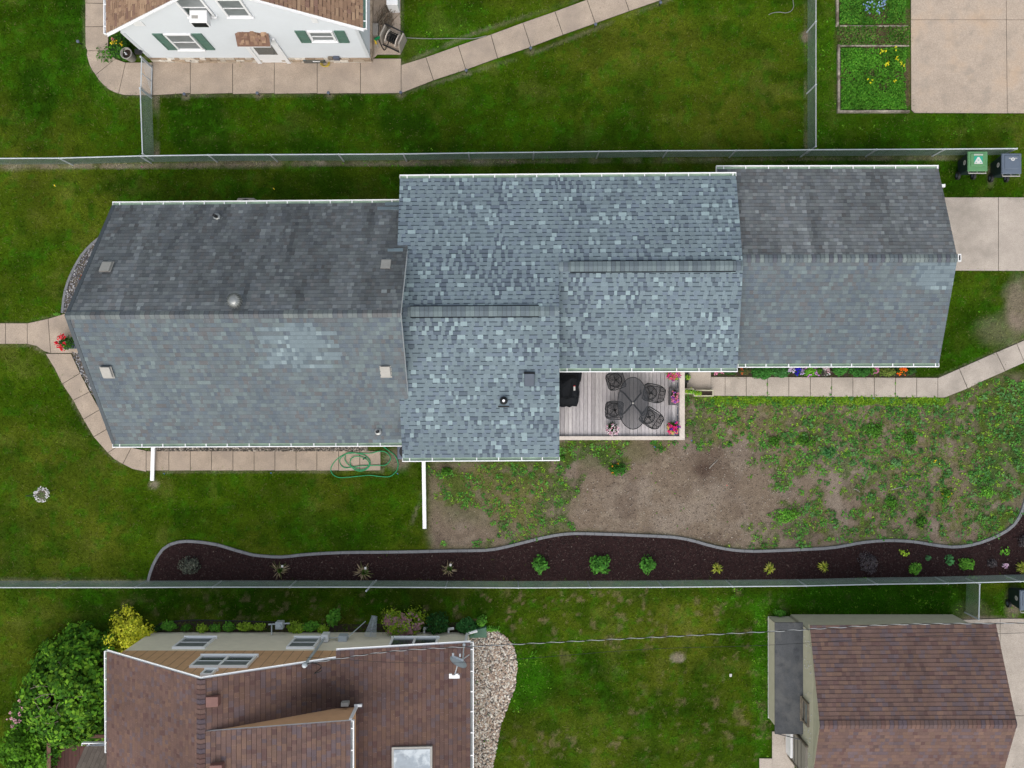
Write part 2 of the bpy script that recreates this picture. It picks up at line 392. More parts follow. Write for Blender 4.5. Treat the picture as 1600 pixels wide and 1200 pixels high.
# left wing
nw,ne,se,sw=P(176,321,2.5),P(644,317,2.5),P(644,691.5,2.5),P(176,693.5,2.5); rl,rr=P(102,493,5.9),P(626,489.5,5.9)
polyN=[nw,ne,rr,rl]; polyS=[sw,se,rr,rl]
mb=MB(); slab(mb,polyN); slab(mb,polyS)
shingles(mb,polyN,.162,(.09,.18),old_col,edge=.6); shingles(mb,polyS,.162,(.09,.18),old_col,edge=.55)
# flared rake flap at the left gable end
for (a,b) in ((sw,rl),(nw,rl)):
    mb.hexa([a+V3((-.02,0,-.20)),b+V3((-.02,0,-.20)),b+V3((.10,0,-.20)),a+V3((.10,0,-.20))],[a+V3((-.02,0,.02)),b+V3((-.02,0,.02)),b+V3((.10,0,.025)),a+V3((.10,0,.025))],(.085,.10,.115),0)
R1=mb.build('roof',['shingle','white'],H)
mb=MB()
n1=(polyN[0]-rl); n1.x=0; n1.normalize(); n2=(polyS[0]-rl); n2.x=0; n2.normalize()
ridge_caps(mb,rl,rr,n1,n2,.155,.15,lambda p,t:pick([(.13,.148,.162),(.155,.18,.19),(.115,.13,.15),(.175,.20,.205),(.14,.145,.155)]))
mb.build('ridge_cap','shingle',R1)
gutter(H,nw,P(628,317.2,2.5),(0,1,0)); gutter(H,sw,P(632,691.6,2.5),(0,-1,0))
boxvent(R1,167,417,4.55,-.83); boxvent(R1,603.5,413,4.45,-.83); boxvent(R1,168,582,4.55,.83); boxvent(R1,603,581,4.45,.83)
pipe(R1,339,339,2.95); pipe(R1,591,674,2.9,h=.30)
# patch strips near junction
mb=MB()
O,U,Vv,N=plane_of(polyN)
def strip(px0,px1,py0,py1):
    mb=MB(); q=[]
    for (a,b) in ((px0,py1),(px1,py1),(px1,py0),(px0,py0)):
        z=3
        for _ in range(12):
            p=P(a,b,z); z=O.z+(O.y-p.y)*.86*(-1 if False else 1); z=min(max(z,2.4),6)
        p=P(a,b,z); 
        dist=(p-O).dot(N); q.append(p-N*dist+N*.03)
    mb.hexa([x-N*.02 for x in q],q,pick([(.19,.25,.29)]),0); mb.build('patch_strip','shingle',R1)
strip(590,612,326,330); strip(612,630,326,330.3); strip(602,630,319,323.4)
strip(606,616,391.4,395); strip(616,630,390.6,395)
# turbine vent
tp=P(370,471,5.75); T=MB(); T.tube([(tp.x,tp.y,5.3),(tp.x,tp.y,5.85)],.10,12)
T.lathe(tp.x,tp.y,[(.10,5.85),(.19,5.90),(.22,6.0),(.19,6.10),(.12,6.16),(.05,6.175)],24)
for k in range(18):
    a=2*math.pi*k/18; pts=[]
    for (r,z,da) in ((.12,5.86,0),(.22,5.93,.12),(.24,6.0,.22),(.215,6.09,.32),(.12,6.165,.42)):
        pts.append((tp.x+r*math.cos(a+da),tp.y+r*math.sin(a+da),z))
    T.tube(pts,.010,4,m=0)
T.build('turbine_vent',['alum','white'],R1,smooth=True)
# middle roof
eNa,eNb,eNc=P(625,279,3.2),P(871,277.2,3.2),P(1150,275,3.2)
rWa,rWb=P(617,487.5,4.59),P(874,486,4.59); rEa,rEb=P(873,417,4.15),P(1161,415.5,4.15)
sWa,sWb=P(629,715.5,3.15),P(874,714,3.15); sEa,sEb=P(871,575.5,3.2),P(1152,575,3.2)
mb=MB()
for q in ([eNa,eNb,rWb,rWa],[sWa,sWb,rWb,rWa],[eNb,eNc,rEb,rEa],[sEa,sEb,rEb,rEa]): slab(mb,q)
shingles(mb,[eNa,eNb,rWb,rWa],.1445,(.10,.175),new_col,'lam',edge=.9)
shingles(mb,[eNb,eNc,rEb,rEa],.1445,(.10,.175),new_col,'lam',edge=.9)
shingles(mb,[sWa,sWb,rWb,rWa],.1445,(.10,.175),new_col,'lam',edge=.9)
shingles(mb,[sEa,sEb,rEb,rEa],.1445,(.10,.175),new_col,'lam',edge=.9)
# stepped flashing shingles where the new roof laps the left wing
R2=mb.build('roof',['shingle','white'],H)
capcol=lambda p,t:pick([(.14,.18,.20),(.17,.215,.24),(.12,.15,.185),(.19,.24,.26)])
def ridgevent(A,B,xa,xb):
    mb=MB(); slopes=[V3((0,1,-.3)).normalized(),V3((0,-1,-.3)).normalized()]
    d=(B-A).normalized()
    ridge_caps(mb,A,B,slopes[0],slopes[1],.155,.15,capcol,.03)
    ya=lambda x:A+d*((x-A.x)/d.x)
    C,D=ya(xa),ya(xb)
    for s in slopes:
        w=s*.20; z=V3((0,0,.075)); zz=V3((0,0,.0))
        mb.face([C+w+z,D+w+z,D+w+zz,C+w+zz],(.012,.017,.022))
        mb.face([C+s*.165+V3((0,0,.085)),D+s*.165+V3((0,0,.085)),D+s*.20+V3((0,0,.075)),C+s*.20+V3((0,0,.075))],(.008,.012,.016))
    for e in (C,D): mb.face([e+slopes[0]*.17+V3((0,0,.0)),e+slopes[0]*.17+V3((0,0,.10)),e+V3((0,0,.1)),e+slopes[1]*.17+V3((0,0,.10)),e+slopes[1]*.17])
    ridge_caps(mb,C,D,slopes[0],slopes[1],.17,.145,lambda p,t:pick([(.14,.178,.20),(.155,.198,.215),(.13,.163,.19),(.17,.215,.235),(.115,.145,.17)]),.10)
    mb.build('ridge_vent','shingle',R2)
ridgevent(P(629,487.3,4.59),rWb,P(641,487,4.65).x,P(842,487,4.65).x)
ridgevent(P(873,417,4.15),rEb,P(891,417,4.2).x,P(1150,417,4.2).x)
gutter(H,eNa,eNc,(0,1,0)); gutter(H,sWa,sWb,(0,-1,0)); gutter(H,P(875,575.5,3.2),sEb,(0,-1,0))
# dark square vent and black pipe on the new roof
p=P(827,593,3.95); mb=MB(); mb.hexa([(p.x-.17,p.y-.23,3.76),(p.x+.17,p.y-.23,3.76),(p.x+.17,p.y+.19,3.90),(p.x-.17,p.y+.19,3.90)],[(p.x-.16,p.y-.22,3.98),(p.x+.16,p.y-.22,3.98),(p.x+.16,p.y+.18,4.16),(p.x-.16,p.y+.18,4.16)])
mb.hexa([(p.x-.18,p.y+.181,3.85),(p.x+.18,p.y+.181,3.85),(p.x+.18,p.y+.24,3.85),(p.x-.18,p.y+.24,3.85)],[(p.x-.18,p.y+.181,4.13),(p.x+.18,p.y+.181,4.13),(p.x+.18,p.y+.24,4.11),(p.x-.18,p.y+.24,4.11)],m=1)
mb.build('roof_vent',['ventblue','black'],R2,bevel=.012)
p=P(787,626,3.8); mb=MB(); mb.lathe(p.x,p.y,[(.14,3.6),(.13,3.82),(.10,3.98),(.06,4.03)],18); mb.lathe(p.x,p.y,[(.045,4.03),(.045,4.07),(.03,4.071)],12,m=1); mb.box(p.x-.18,p.x+.18,p.y-.22,p.y-.17,3.6,3.70)
mb.build('vent_pipe',['black','white'],R2)
# garage wing
gnw,gne,gse,gsw=P(1120,264.5,2.6),P(1466,264,2.6),P(1467,567.5,2.6),P(1124,568.5,2.6); grl,grr=P(1133,404,3.93),P(1496,403.5,3.93)
mb=MB(); slab(mb,[gnw,gne,grr,grl]); slab(mb,[gsw,gse,grr,grl])
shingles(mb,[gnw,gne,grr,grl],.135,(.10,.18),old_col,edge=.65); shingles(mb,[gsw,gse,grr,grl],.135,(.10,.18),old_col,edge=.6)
R3=mb.build('roof',['shingle','white'],H)
mb=MB(); ridge_caps(mb,grl,grr,V3((0,1,-.4)).normalized(),V3((0,-1,-.4)).normalized(),.14,.14,lambda p,t:pick([(.12,.145,.165),(.15,.18,.19),(.10,.11,.135),(.18,.215,.22)])); mb.build('ridge_cap','shingle',R3)
gutter(H,gnw,gne,(0,1,0)); gutter(H,P(1154,568.4,2.6),gse,(0,-1,0))
# downspouts with long extensions
for (x0,y0,x1,y1,zz) in ((240.5,697,238,751,2.4),(662,720,663.5,826,3.0)):
    mb=MB(); a=P(x0,y0,.25); b=P(x1,y1,.12); top=P(x0,y0-2,zz)
    a=V3((a.x,a.y+.25,.28))
    mb.bar(a,b,.135,.10)
    mb.bar(V3((a.x,a.y,.3)),V3((a.x,a.y,zz-.15)),.09,.07,up=V3((0,1,0)))
    mb.build('downspout','white',H,bevel=.012)
mb=MB(); p=P(1498,403,2.3); mb.box(p.x-.05,p.x+.06,p.y-.13,p.y+.13,2.2,2.36); mb.box(p.x-.02,p.x+.03,p.y-.09,p.y+.09,2.36,2.366,m=1); mb.build('wall_lamp',['white','black'],H)
mb=MB(); p=P(1474,290,1.6); mb.box(p.x-.12,p.x+.07,p.y-.05,p.y+.05,1.5,1.6); mb.build('vent_hood','white',H)
# units next to the house
def cond(name,label,px0,px1,py0,py1,z,mt,fan=True):
    a=P(px0,py1,z); b=P(px1,py0,z); t=thing(name,label,'cooling unit',((a.x+b.x)/2,(a.y+b.y)/2,0))
    mb=MB(); mb.box(a.x,b.x,a.y,b.y,0,z); mb.build('casing',mt,t,bevel=.05)
    mb=MB(); cx,cy=(a.x+b.x)/2,(a.y+b.y)/2; r=min(b.x-a.x,b.y-a.y)*.42
    mb.lathe(cx,cy,[(r,z+.004),(r*.9,z+.02),(r*.2,z+.02)],20)
    for k in range(8):
        an=k*math.pi/8; mb.bar((cx-r*math.cos(an),cy-r*math.sin(an),z+.03),(cx+r*math.cos(an),cy+r*math.sin(an),z+.03),.008,.008)
    mb.build('fan_grille','darkmetal',t)
cond('air_conditioner','blue grey outdoor air conditioner half under the middle roof edge next to the green hose',620.5,648,693,718,.8,'acgrey')
cond('air_conditioner','pale grey outdoor unit peeking out from the north gutter of the left wing',370,398,309,333,.75,'bluegrey')
mb=MB(); a=P(397,318,.5); mb.box(a.x,a.x+.32,a.y-.1,a.y+.12,0,.5); o=mb.build('cable_box','white',bevel=.01); tag(o,'small white utility box on the grass beside the pale outdoor unit','utility box')
# ================================================================== DECK
DK=thing('wooden_deck','weathered grey wooden deck with pale border in the angle of the house','deck',P(965,630,0))
a=P(858,682,.5); b=P(1061.5,570,.5)
mb=MB(); x=a.x; 
while x<b.x-.02:
    w=.138; base=random.choice([(.44,.42,.44),(.49,.465,.49),(.39,.37,.39),(.53,.505,.52),(.46,.435,.46)])
    mb.box(x+.0055,min(x+w-.0055,b.x),a.y,b.y+.6,.462,.5,jit(base,.1)); x+=w
mb.build('deck_boards','deck',DK)
mb=MB(); mb.box(a.x,b.x,a.y,b.y+.5,.30,.45); mb.build('joists','black',DK)
mb=MB(); c=P(1070,687.5,.62); i=P(1061.6,681.5,.62); w0=P(858,681.5,.62)
mb.prism([(w0.x,c.y),(c.x,c.y),(i.x,i.y),(w0.x,i.y)],.58,.62); mb.prism([(c.x,c.y),(c.x,b.y+.55),(i.x,b.y+.55),(i.x,i.y)],.58,.6205)
mb.box(w0.x,c.x-.02,c.y+.02,c.y+.06,.0,.579,m=1); mb.box(c.x-.06,c.x-.02,c.y+.061,b.y+.5,.0,.579,m=1)
mb.build('border','cap oldwood'.split(),DK,bevel=.006)
mb=MB(); 
for k in range(8): mb.bar((i.x-.045,a.y+.2+k*.3,.51),(i.x-.045,a.y+.45+k*.3,.51),.03,.02)
mb.build('inner_rail','ventblue',DK)
# table
tz=1.22; tc=P(989,630,tz)
TB=thing('patio_table','oval smoked glass patio table with crossed metal legs on the deck','table',(tc.x,tc.y,.5))
mb=MB(); mb.lathe(tc.x,tc.y,[(1,tz-.012),(1,tz),(.99,tz+.004),(.05,tz+.004)],48,sx=.53,sy=.91); mb.build('tabletop','tableglass',TB)
mb=MB(); pts=[(tc.x+.535*math.cos(t*math.pi/24),tc.y+.915*math.sin(t*math.pi/24),tz) for t in range(49)]; mb.tube(pts,.014,6); mb.build('rim','darkmetal',TB,smooth=True)
for sx,sy in ((1,1),(1,-1),(-1,1),(-1,-1)):
    mb=MB(); mb.tube([(tc.x,tc.y,tz-.06),(tc.x+sx*.30,tc.y+sy*.36,tz-.08),(tc.x+sx*.36,tc.y+sy*.42,.52)],.03,6); mb.build('leg','darkmetal',TB)
mb=MB(); mb.lathe(tc.x,tc.y,[(.035,tz),(.035,tz+.012),(.02,tz+.02)],12); mb.build('umbrella_socket','ventgrey',TB)
# chairs
def chair(px,py,ang,label):
    sz=.95; c=P(px,py,sz); t=thing('patio_chair',label,'chair',(c.x,c.y,.5),'black metal mesh chairs around the patio table')
    ca,sa=math.cos(ang),math.sin(ang)
    def W(x,y,z): return V3((c.x+x*ca-y*sa,c.y+x*sa+y*ca,z))   # +x faces the table
    mb=MB(); mb.hexa([W(-.27,-.27,sz-.01),W(.29,-.26,sz-.01),W(.29,.26,sz-.01),W(-.27,.27,sz-.01)],[W(-.27,-.27,sz),W(.29,-.26,sz),W(.29,.26,sz),W(-.27,.27,sz)]); mb.build('seat','mesh_seat',t)
    mb=MB(); ring=[W(.30*math.cos(k*math.pi/10)*.95-.01,.27*math.sin(k*math.pi/10),sz+.015) for k in range(21)]
    mb.tube([W(-.27,-.27,sz),W(.29,-.26,sz),W(.29,.26,sz),W(-.27,.27,sz),W(-.27,-.27,sz)],.016,6); mb.build('seat_frame','darkmetal',t)
    # rocker/swivel base seen through the mesh
    mb=MB(); mb.tube([W(0,0,.56),W(0,0,sz)],.045,8); mb.tube([W(.24*math.cos(k*math.pi/10),.24*math.sin(k*math.pi/10),.54) for k in range(21)],.014,6)
    for k in range(5):
        an=k*2*math.pi/5+.3; mb.tube([W(0,0,.62),W(.25*math.cos(an),.25*math.sin(an),.55)],.013,5)
    mb.build('swivel_base','darkmetal',t)
    mb=MB(); z2=1.42
    mb.hexa([W(-.27,-.26,sz),W(-.27,.26,sz),W(-.285,.26,sz),W(-.285,-.26,sz)],[W(-.36,-.22,z2),W(-.36,.22,z2),W(-.375,.22,z2),W(-.375,-.22,z2)],m=1)
    mb.tube([W(-.27,-.27,sz),W(-.33,-.26,1.25),W(-.385,-.19,z2+.03),W(-.395,0,z2+.06),W(-.385,.19,z2+.03),W(-.33,.26,1.25),W(-.27,.27,sz)],.019,6)
    for k in (-.13,0,.13): mb.tube([W(-.28,k,sz),W(-.37,k,z2+.03)],.008,4)
    mb.build('backrest',['darkmetal','mesh_seat'],t)
    for s in (-1,1):
        mb=MB(); mb.tube(catmull([W(.24,s*.27,sz),W(.22,s*.30,sz+.18),W(.02,s*.31,sz+.24),W(-.18,s*.31,sz+.22),W(-.32,s*.27,sz+.24)],4),.02,6); mb.build('armrest','darkmetal',t,smooth=True)
    return t
chair(963,594,math.radians(10+(-2)+9),'black mesh patio chair at the upper left of the table, partly under the gutter')
chair(1018,614,math.radians(168),'black mesh patio chair on the upper right of the oval table near the small planter')
chair(961,641,math.radians(-2),'black mesh patio chair at the lower left of the table above the petunias')
chair(1015,652,math.radians(146),'black mesh patio chair turned diagonally at the lower right of the oval table')
# grill under a cover
G=thing('covered_grill','large barbecue grill under a black fabric cover beside the house wall','grill',P(889,612,.5))
gx0,gx1=P(866,600,1.5).x,P(906,600,1.5).x; gy0,gy1=P(889,636,1.5).y,P(889,574,1.5).y
mb=MB()
n=28
def gp(t,ins):   # rounded rect
    a=2*math.pi*t/n; cx,cy=(gx0+gx1)/2,(gy0+gy1)/2; hx,hy=(gx1-gx0)/2-ins,(gy1-gy0)/2-ins
    c,s=math.cos(a),math.sin(a); k=(abs(c)**6+abs(s)**6)**(-1/6); return cx+hx*c*k,cy+hy*s*k
prof=[(.06,.52),(.03,.8),(0,1.2),(.03,1.42),(.12,1.52),(.26,1.55)]
vi=[]
for j,(ins,z) in enumerate(prof):
    for t in range(n):
        w=.022*math.sin(t*2.7+j)*(1 if j<3 else .3)
        x,y=gp(t,ins+w); zz=z
        if y<gy0+.35: zz=z-(.25*(gy0+.35-y)/.35 if j>2 else 0)
        if y>gy1-.3 and j>2: zz=z-.12
        mb.v.append((x,y,zz))
for j in range(len(prof)-1):
    for t in range(n):
        q=(t+1)%n; mb.f.append((j*n+t,j*n+q,(j+1)*n+q,(j+1)*n+t)); mb.c.append((0,0,0)); mb.m.append(0)
mb.f.append(tuple((len(prof)-1)*n+t for t in range(n))); mb.c.append((0,0,0)); mb.m.append(0)
for y in (gy0+.33,gy1-.5): mb.tube([(gx0+.12,y,1.55),(gx1-.05,y,1.53),(gx1-.0,y,1.2),(gx1-.03,y,.7)],.008,4)
for dx in (-.2,-.08,.06,.2): mb.tube([((gx0+gx1)/2,gy0+.33,1.545),((gx0+gx1)/2+dx,gy0+.06,1.27)],.012,4)
# side shelf shoulder
mb.hexa([(gx1-.05,gy1-.55,.6),(gx1+.10,gy1-.5,.6),(gx1+.08,gy1-.1,.6),(gx1-.05,gy1-.05,.6)],[(gx1-.05,gy1-.55,1.35),(gx1+.05,gy1-.45,1.28),(gx1+.09,gy1-.2,1.28),(gx1-.05,gy1-.05,1.35)])
mb.build('cover','cover',G,smooth=False)
mb=MB(); p=P(900.5,607,1.5); mb.box(p.x-.10,p.x-.04,p.y-.07,p.y+.07,1.50,1.57); mb.box(p.x-.10,p.x-.04,p.y+.072,p.y+.10,1.50,1.569,m=1); mb.build('label_tag',['wht','red'],G)
# ================================================================== FOLIAGE
def orient_quads(C,Nrm,size,asp=.6,spin=None):
    n=len(C); Nrm=Nrm/np.linalg.norm(Nrm,axis=1,keepdims=True)
    r=rng.normal(size=(n,3)); a=np.cross(Nrm,r); a/=np.linalg.norm(a,axis=1,keepdims=True)+1e-9; b=np.cross(Nrm,a)
    s=size[:,None]
    # leaf: base, side, tip, side (kite)
    V=np.stack([C-a*s*.5, C+b*s*asp*.5-a*s*.05+Nrm*s*.06, C+a*s*.5-Nrm*s*.10, C-b*s*asp*.5-a*s*.05+Nrm*s*.06],1)
    return V
def leaf_colors(n,pal,var=.25):
    p=np.array(pal)[rng.integers(0,len(pal),n)]; return np.clip(p*(1+rng.uniform(-var,var,(n,1))),0,1)
G1=[(.05,.16,.014),(.07,.21,.018),(.04,.125,.012)]
G2=[(.10,.30,.025),(.07,.23,.025),(.14,.35,.04)]
GD=[(.024,.075,.014),(.034,.10,.016),(.018,.055,.012)]
GY=[(.58,.60,.03),(.66,.66,.04),(.42,.50,.03),(.74,.74,.07)]
GL=[(.26,.42,.03),(.20,.36,.025),(.31,.46,.05)]
PUR=[(.045,.038,.045),(.07,.058,.068),(.10,.09,.095)]
PURG=[(.06,.07,.055),(.09,.105,.08),(.035,.038,.035),(.13,.14,.11)]
def foliage(center,rx,ry,h,n,leaf,pal,lump=.25,inner=.35,flat=0.0,seed=0):
    d=rng.normal(size=(n,3)); d[:,2]=np.abs(d[:,2]); d/=np.linalg.norm(d,axis=1,keepdims=True)
    az=np.arctan2(d[:,1],d[:,0]); k=1+lump*(2*vn(np.cos(az)*1.6+5+seed,np.sin(az)*1.6+5+d[:,2]*2,3)-1)+lump*.6*(2*vn(np.cos(az)*4+15+seed,np.sin(az)*4+9+d[:,2]*3,4)-1)
    r=(inner+(1-inner)*rng.random(n)**.45)*k
    C=np.array(center)+d*r[:,None]*np.array([rx,ry,h])
    Nn=d*np.array([.6,.6,1.0])+rng.normal(size=(n,3))*.45+np.array([0,0,.5+flat])
    V=orient_quads(C,Nn,leaf*rng.uniform(.65,1.35,n))
    col=leaf_colors(n,pal); col*= (.72+.5*vn(C[:,0]*5,C[:,1]*5,2))[:,None]
    return V,np.clip(col,0,1)
def clumped(center,rx,ry,h,n,leaf,pal,nc,cr,lump=.2,inner=.55,seed=0):
    Vc,_=foliage(center,rx,ry,h,nc,.01,[(0,0,0)],lump,inner,0,seed); cc=Vc.mean(1)
    k=rng.integers(0,nc,n); d=rng.normal(size=(n,3)); d[:,2]=np.abs(d[:,2])*.8; off=d*cr*.5
    C=cc[k]+off; C[:,2]=np.maximum(C[:,2],center[2]+.03)
    out=(cc[k]-np.array(center))/np.array([rx,ry,h])
    Nn=out*.6+d*.5+rng.normal(size=(n,3))*.35+np.array([0,0,.5]); V=orient_quads(C,Nn,leaf*rng.uniform(.6,1.5,n))
    col=leaf_colors(n,pal,.2)*rng.uniform(.65,1.35,nc)[k][:,None]; return V,np.clip(col,0,1)
def stems(parent,x,y,z0,rx,ry,h,n=6,m='bark',r=.012):
    mb=MB()
    for k in range(n):
        a=random.uniform(0,6.28); q=random.uniform(.3,.75)
        e=(x+rx*q*math.cos(a),y+ry*q*math.sin(a),z0+h*random.uniform(.5,.9))
        mb.tube([(x,y,z0-.03),((x+e[0])/2+random.uniform(-.03,.03),(y+e[1])/2,z0+h*.35),e],[r,r*.7,r*.35],5)
    return mb.build('stem',m,parent)
def flowers(parent,x,y,z0,rx,ry,h,n,size,cols,petals=5,name='flowers'):
    Vs=[];Cs=[]
    for k in range(n):
        a=random.uniform(0,6.28); q=math.sqrt(random.random())
        c=np.array([x+rx*q*math.cos(a),y+ry*q*math.sin(a),z0+h*(1.05-.45*q*q)])
        col=random.choice(cols)
        m=petals*2
        pc=c+rng.normal(size=(m,3))*size*np.array([.33,.33,.16]); V=orient_quads(pc,rng.normal(size=(m,3))*.35+np.array([0,0,1]),np.full(m,size*.62),.9)
        Vs.append(V); Cs.append(np.clip(np.array([col])*rng.uniform(.8,1.2,(m,1)),0,1).repeat(1,0))
    return np_mesh(name,np.concatenate(Vs),np.concatenate(Cs),'leaf',parent)
def plant(name,label,cat,px,py,rx,ry,h,n,leaf,pal,z0=0.0,fl=None,group=None,lump=.25,inner=.35,stem=True,flat=0.0):
    p=P(px,py,z0+h*.5); X,Y=p.x,p.y; s=CAMH/F; rx*=s; ry*=s
    t=thing(name,label,cat,(X,Y,z0),group)
    if n>=2000: V,C=clumped((X,Y,z0+.02),rx,ry,h,n,leaf,pal,max(60,n//45),.16+.05*rx,lump,inner,seed=int(px)%7)
    else: V,C=foliage((X,Y,z0+.02),rx,ry,h,n,leaf,pal,lump,inner,flat,seed=int(px)%7)
    np_mesh('foliage',V,C,'leaf',t)
    if stem: stems(t,X,Y,z0,rx,ry,h)
    if fl: flowers(t,X,Y,z0,rx*fl.get('k',.9),ry*fl.get('k',.9),h,fl['n'],fl['s'],fl['c'])
    return t
def blades(parent,name,X,Y,z0,R,h,n,w,pal,spread=1.0):
    a=rng.uniform(0,2*np.pi,n); q=rng.uniform(.35,1,n)*R; dx,dy=np.cos(a),np.sin(a)
    b=np.stack([X+dx*.02,Y+dy*.02,np.full(n,z0)],1); m=np.stack([X+dx*q*.5,Y+dy*q*.5,z0+h*rng.uniform(.6,1,n)],1); e=np.stack([X+dx*q,Y+dy*q,z0+h*rng.uniform(.15,.7,n)],1)
    s=np.stack([-dy,dx,np.zeros(n)],1)*w/2
    V=np.concatenate([np.stack([b-s,b+s,m+s,m-s],1),np.stack([m-s,m+s,e+s*.3,e-s*.3],1)]); C=leaf_colors(n,pal)
    return np_mesh(name,V,np.concatenate([C,C]),'leaf',parent)
_ico=None
def stones(poly,n,size,pal,z=.03,flat=.6):
    xs=[p[0] for p in poly]; ys=[p[1] for p in poly]
    x=rng.uniform(min(xs),max(xs),n*3); y=rng.uniform(min(ys),max(ys),n*3); k=inpoly(x,y,poly); x=x[k][:n]; y=y[k][:n]; n=len(x)
    X=(x-800)*CAMH/F; Y=(600-y)*CAMH/F
    t=(1+5**.5)/2; iv=np.array([(-1,t,0),(1,t,0),(-1,-t,0),(1,-t,0),(0,-1,t),(0,1,t),(0,-1,-t),(0,1,-t),(t,0,-1),(t,0,1),(-t,0,-1),(-t,0,1)])/1.9
    tri=np.array([(0,11,5),(0,5,1),(0,1,7),(0,7,10),(0,10,11),(1,5,9),(5,11,4),(11,10,2),(10,7,6),(7,1,8),(3,9,4),(3,4,2),(3,2,6),(3,6,8),(3,8,9),(4,9,5),(2,4,11),(6,2,10),(8,6,7),(9,8,1)])
    S_=size*rng.uniform(.5,1.4,(n,1))*np.stack([rng.uniform(.8,1.3,n),rng.uniform(.6,1,n),np.full(n,flat)],1)/2
    a=rng.uniform(0,2*np.pi,n); Rm=np.stack([np.stack([np.cos(a),-np.sin(a),0*a],1),np.stack([np.sin(a),np.cos(a),0*a],1),np.stack([0*a,0*a,1+0*a],1)],1)
    v=iv[None]*S_[:,None,:]*(1+rng.uniform(-.15,.15,(n,12,1))); v=np.einsum('nij,nkj->nki',Rm,v)+np.stack([X,Y,np.full(n,z)+rng.uniform(0,size*.4,n)],1)[:,None,:]
    V=v[:,tri].reshape(-1,3,3); C=np.repeat(np.array(pal)[rng.integers(0,len(pal),n)]*rng.uniform(.8,1.2,(n,1)),20,0); return V,np.clip(C,0,1)
# ================================================================== RASTER MASKS (plan space, in metres)
X0,X1,Y0,Y1=-21.0,21.0,-16.0,16.0; RES=.1
gx=np.arange(X0,X1+1e-6,RES); gy=np.arange(Y0,Y1+1e-6,RES)
GX,GY_=np.meshgrid(gx,gy); PX=800+GX*F/CAMH; PY=600-GY_*F/CAMH
def inpoly(px,py,poly):
    r=np.zeros(px.shape,bool); n=len(poly); j=n-1
    for i in range(n):
        xi,yi=poly[i]; xj,yj=poly[j]
        c=((yi>py)!=(yj>py))&(px<(xj-xi)*(py-yi)/((yj-yi) if yj!=yi else 1e-9)+xi); r^=c; j=i
    return r
def blur(a,n):
    for _ in range(n):
        a=(a+np.roll(a,1,0)+np.roll(a,-1,0))/3; a=(a+np.roll(a,1,1)+np.roll(a,-1,1))/3
    return a
def pmask(poly,b=1): return blur(inpoly(PX,PY,poly).astype(float),b)
def blob(px,py,rx,ry,e=.5): 
    d=np.sqrt(((PX-px)/rx)**2+((PY-py)/ry)**2)+ .5*(fbm(GX,GY_,1.3,1)-.5)*2
    return 1-sm(1-e,1+e,d)
# paths / solid surfaces in plan px
curve=[(232,908),(236,893),(243,876),(255,858),(270,849),(290,845.5),(315,847),(340,851),(365,858.5),(385,864),(400,867.5),(440,870),(480,866),(540,863),(600,862.5),(660,861.5),(700,860.5),(740,860),(770,858.5),(800,852),(830,844.5),(860,837.5),(895,833.5),(950,834.5),(1000,836.5),(1050,839),(1080,844),(1110,852.5),(1140,858.5),(1170,861),(1200,860.5),(1250,858.5),(1300,855.5),(1340,848.5),(1370,845),(1400,844.5),(1430,846.5),(1460,851.5),(1490,854.5),(1520,850.5),(1550,840.5),(1575,827),(1588,814),(1597,796),(1604,770),(1610,740)]
BED=curve+[(1700,700),(1700,906),(232,909)]
WK_L=[(-60,505),(43,505),(104,489),(235,489),(235,600),(176,640),(176,694),(235,705),(598,705),(598,735),(235,737),(205,732),(185,721),(165,706),(147,684),(131,657),(115,627),(100,600),(90,578),(76,556),(60,544),(44,538),(-60,538)]
WK_R=[(1072,575),(1110,575),(1110,588.5),(1465,590.5),(1600,531),(1700,487),(1700,525),(1600,566.5),(1525,600),(1475,621.5),(1110,618.5),(1072,618.5)]
WK_T=[(134,-60),(134,74),(137,90),(144,109),(155,125),(170,140),(186,147),(200,149),(627,146),(829,85),(1045,0),(1180,-60),(1010,-60),(900,0),(740,52),(626,101),(626,-60),(560,-60),(560,90),(180,90),(180,-60)]
DRV=[(1440,309),(1700,309),(1700,424),(1440,424)]
PAD=[(1422,-60),(1700,-60),(1700,177.5),(1423,176.5)]
BRDR=[(1206,1142),(1245,1142),(1245,1270),(1186,1270),(1186,1184),(1206,1184)]
BRDR2=[(1560,965),(1700,965),(1700,1270),(1560,1270)]
ROCK=[(735,985),(775,984),(790,994),(803,1010),(808,1035),(806,1070),(795,1100),(783,1130),(776,1165),(770,1200),(768,1270),(735,1270)]
BLD=[[(236,352),(650,352),(650,675),(236,675)],[(650,320),(1115,320),(1115,570),(650,570)],[(650,560),(855,560),(855,690),(650,690)],[(1115,300),(1408,300),(1408,560),(1115,560)],[(243,-60),(580,-60),(580,95),(243,95)],[(237,990),(735,990),(735,1270),(237,1270)],[(1203,964),(1490,964),(1490,1270),(1203,1270)],[(860,575),(1066,575),(1066,684),(860,684)]]
DIRT=[(668,722),(672,862),(800,856),(895,834),(1050,840),(1150,862),(1300,857),(1400,846),(1490,857),(1560,838),(1610,790),(1640,585),(1560,584),(1475,622),(1110,619),(1068,619),(1068,600),(860,600),(860,722)]
GRV1=[(158,372),(147,381),(128,403),(113,430),(104,455),(99,478),(98,489),(180,489),(236,489),(236,372)]
GRV2=[(112,550),(128,585),(148,622),(236,690),(236,550)]
GRV3=[(243,694),(575,694),(575,704.5),(243,704.5)]
